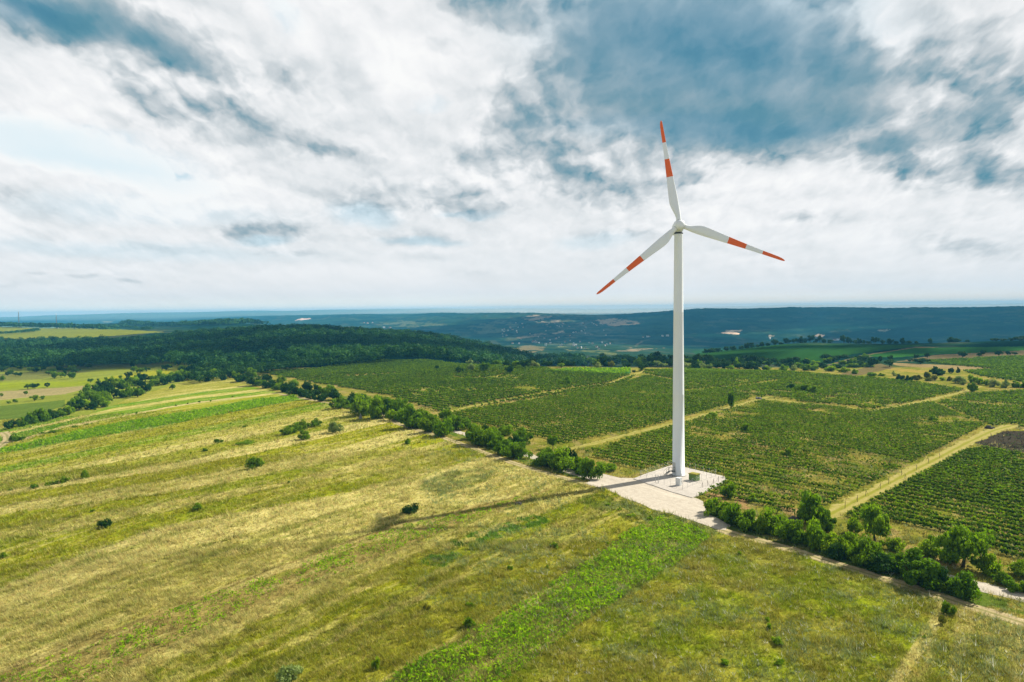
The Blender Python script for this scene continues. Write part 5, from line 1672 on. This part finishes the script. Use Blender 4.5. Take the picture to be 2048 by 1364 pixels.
for x, y, r, n, mat_, lb, nm, ct in [(1036, 1010, .9, 9, M_RUBBLE, 'dark heap of stones on the grass beside the turbine shadow', 'stone_heap', 'heap'),
                                     (1585, 1046, 1.3, 16, M_RUBBLE, 'dark grey rubble heap behind the hedge right of the apron', 'rubble_heap', 'heap'),
                                     (1516, 798, 1.2, 14, M_STONE, 'grey brush heap at the track junction right of the tower', 'brush_heap', 'heap'),
                                     (1978, 857, 1.1, 16, M_RUBBLE, 'dark heap at the upper end of the grassy track', 'brush_heap', 'heap')]:
    p = G(x, y)
    o = link(nm, rock_mesh(hash_str(lb), r, n, mat_, nm), None, p)
    tag(o, lb, ct)
bm = bmesh.new()
bmesh.ops.create_cone(bm, cap_ends=True, segments=7, radius1=.85, radius2=.12, depth=2.1, matrix=Matrix.Translation((0, 0, 1.0)))
bmesh.ops.subdivide_edges(bm, edges=bm.edges[:], cuts=2, use_grid_fill=True)
for v in bm.verts:
    v.co += Vector((random.uniform(-.07, .07), random.uniform(-.07, .07), random.uniform(-.05, .05)))
o = bm_obj('pointed_stone', bm, M_STONE, None, G(721, 838))
tag(o, 'pale grey pointed stone beside the hedge at the field edge', 'stone')

# ------------------------------------------------------------------ masts, silos, village
def mast(x, ybase, hpx, lab):
    dd = px_dir(x, ybase)
    yy = np.linspace(1550, 1900, 120)
    zz = hgt(dd[0] / dd[1] * yy, yy)
    i_ = int(np.argmax((zz - CAM_Z) / yy))
    p = np.array([dd[0] / dd[1] * yy[i_], yy[i_], zz[i_]])
    H = hpx * p[1] / F0
    t = empty('radio_mast', p, .4, lab, 'mast')
    bm = bmesh.new()
    for i in range(3):
        a = i * 2.094
        bm_bar(bm, (math.cos(a) * 1.1, math.sin(a) * 1.1, -1), (math.cos(a) * .35, math.sin(a) * .35, H * .93), .45, .30, 5)
    nz = 12
    for j in range(nz):
        z0, z1 = H * .93 * j / nz, H * .93 * (j + 1) / nz
        for i in range(3):
            a0, a1 = i * 2.094, (i + 1) * 2.094
            r0, r1 = 1.1 - .75 * j / nz, 1.1 - .75 * (j + 1) / nz
            bm_bar(bm, (math.cos(a0) * r0, math.sin(a0) * r0, z0), (math.cos(a1) * r1, math.sin(a1) * r1, z1), .22, None, 4)
    bm_obj('lattice', bm, M_STONE, t)
    bm = bmesh.new()
    for a in (0, 2.1, 4.2):
        bm_box(bm, (math.cos(a) * .7, math.sin(a) * .7, H * .86), (.35, .5, 2.4), Matrix.Rotation(a, 3, 'Z'))
    bm_bar(bm, (0, 0, H * .9), (0, 0, H * 1.06), .3)
    bm_obj('antenna', bm, M_BOXWHITE, t)
    bm = bmesh.new()
    bm_box(bm, (2.5, 0, 1.2), (3, 2.4, 2.6))
    bm_obj('equipment_hut', bm, M_BOXWHITE, t)


mast(38, 652, 33, 'grey lattice radio mast on the far field, left of the pair')
mast(113, 652, 29, 'grey lattice radio mast on the far field, right of the pair')


def house(x, y, wpx, rot, lab, grp, roofmat):
    p = G(x, y)
    s = p[1] / F0
    w = max(5.0, wpx * s)
    h = empty('village_house', p, rot, lab, 'house', grp)
    bm = bmesh.new()
    bm_box(bm, (0, 0, 1.0), (w, w * .7, 4.4))
    bm_obj('wall', bm, M_HOUSE, h)
    bm = bmesh.new()
    W2, D2 = w * .54, w * .40
    vs = [bm.verts.new(v) for v in ((-W2, -D2, 3.1), (W2, -D2, 3.1), (W2, D2, 3.1), (-W2, D2, 3.1), (-W2, 0, 3.1 + D2 * .9), (W2, 0, 3.1 + D2 * .9))]
    for f in ((0, 1, 5, 4), (2, 3, 4, 5), (1, 2, 5), (3, 0, 4), (3, 2, 1, 0)):
        bm.faces.new([vs[i] for i in f])
    bm_obj('roof', bm, roofmat, h)


rr = random.Random(9)
M_PALEROOF = mat_paint('pale_metal_roof', (.55, .56, .56), .1, .5, .4)
for x, y, w in [(1067, 684.5, 6), (1072, 685, 4), (1078, 687, 3), (1121, 692, 4), (1124, 690.5, 3), (1147, 692, 4), (1152, 691.5, 4), (1155, 697, 4), (1162, 697, 4), (1171, 698, 4), (1178, 686, 3), (1185, 688, 3), (1193, 695, 4), (1198, 698, 5), (1204, 686, 3), (1130, 685, 3), (1140, 682, 3), (1100, 681, 3), (1112, 678, 3), (1118, 675, 3), (1160, 684, 3), (1210, 692, 3), (1220, 688, 3),
                (1286, 675, 3), (1295, 674.5, 4), (1298, 674, 4), (1325, 673, 4), (1335, 672.5, 5), (1008, 664, 3), (1016, 662, 3), (1005, 668, 3), (1025, 660, 3), (1036, 655, 3), (1020, 655, 3), (1060, 668, 2), (1669, 681, 5), (1675, 681, 5), (1680, 679, 4), (1540, 678, 3), (768, 656, 4), (780, 656, 4), (735, 647, 4), (728, 646, 3), (745, 646, 3)] + [(rr.uniform(985, 1215), rr.uniform(646, 690), rr.uniform(2, 3.2)) for _ in range(48)]:
    house(x, y, w, rr.uniform(0, 3.1), 'tiny pale house of the village scattered in the far valley', 'houses of the far village', M_PALEROOF if rr.random() < .45 else M_ROOFTILE)
for x, lb in ((1090.2, 'white silo in the far valley, left one of two'), (1093.2, 'white silo in the far valley, right one of two')):
    p = G(x, 692)
    s = p[1] / F0
    t = empty('silo', p, 0, lb, 'silo')
    bm = bmesh.new()
    bm_bar(bm, (0, 0, -1), (0, 0, 5.5 * s), .55 * s, .55 * s, 16)
    bm_obj('body', bm, M_BOXWHITE, t)
    bm = bmesh.new()
    bm_bar(bm, (0, 0, 5.5 * s), (0, 0, 6.2 * s), .58 * s, .1 * s, 16)
    bm_obj('cap', bm, M_BOXWHITE, t)

# ------------------------------------------------------------------ clouds high above that shade the far land
def cloud(cx, cy, cz, rx, ry, rz, n, seed, name='cloud'):
    rg = np.random.default_rng(seed)
    bm = bmesh.new()
    for i in range(n):
        a, q = rg.uniform(0, 6.28), math.sqrt(rg.random())
        p = (cx + math.cos(a) * q * rx, cy + math.sin(a) * q * ry, cz + rg.normal(0, .3) * rz)
        s = rg.uniform(.16, .34) * min(rx, ry) * (1.1 - .5 * q)
        r = bmesh.ops.create_icosphere(bm, subdivisions=2, radius=s, matrix=Matrix.Translation(p) @ Matrix.Diagonal((1, 1, .55, 1)))
        for v in r['verts']:
            v.co += Vector(rg.normal(0, .07, 3) * s)
    m, kn = mat_new('cloud_white')
    t1 = kn.new('ShaderNodeBsdfDiffuse'); t1.inputs[0].default_value = (.85, .86, .88, 1)
    t2 = kn.new('ShaderNodeBsdfTranslucent'); t2.inputs[0].default_value = (.6, .65, .7, 1)
    mx = kn.new('ShaderNodeMixShader'); mx.inputs[0].default_value = .35
    kn.l.new(t1.outputs[0], mx.inputs[1]); kn.l.new(t2.outputs[0], mx.inputs[2])
    o_ = kn.new('ShaderNodeOutputMaterial'); kn.l.new(mx.outputs[0], o_.inputs[0])
    o = bm_obj(name, bm, m, None, None, True)
    tag(o, kind='structure')


def shade(gx, gy, rx, ry, alt, n, seed):
    kx = alt / SUN.z
    cloud(gx + SUN.x * kx, gy + SUN.y * kx, alt, rx, ry, 60, n, seed)


shade(-300, 900, 560, 250, 1500, 42, 901)        # over the forest hill
shade(1650, 3300, 1900, 1300, 3400, 95, 903)      # over the right-hand slope
shade(330, 680, 330, 130, 1300, 40, 904)         # over the green plateau field

# ------------------------------------------------------------------ haze
m, kn = mat_new('haze_air')
pv = kn.new('ShaderNodeVolumePrincipled')
pv.inputs['Color'].default_value = (.13, .58, .98, 1)
pv.inputs['Density'].default_value = 1.0 / 9500
pv.inputs['Anisotropy'].default_value = 0.0
o_ = kn.new('ShaderNodeOutputMaterial')
kn.l.new(pv.outputs[0], o_.inputs['Volume'])
zmin = float(GZ.min()) - 1.0
bm = bmesh.new()
zt = max(92.0, float(GZ.max()) + 2.0)
bm_box(bm, (0, 5000, (zmin + zt) / 2), (36000, 12100, zt - zmin))
hz = bm_obj('haze', bm, m)
tag(hz, kind='stuff')
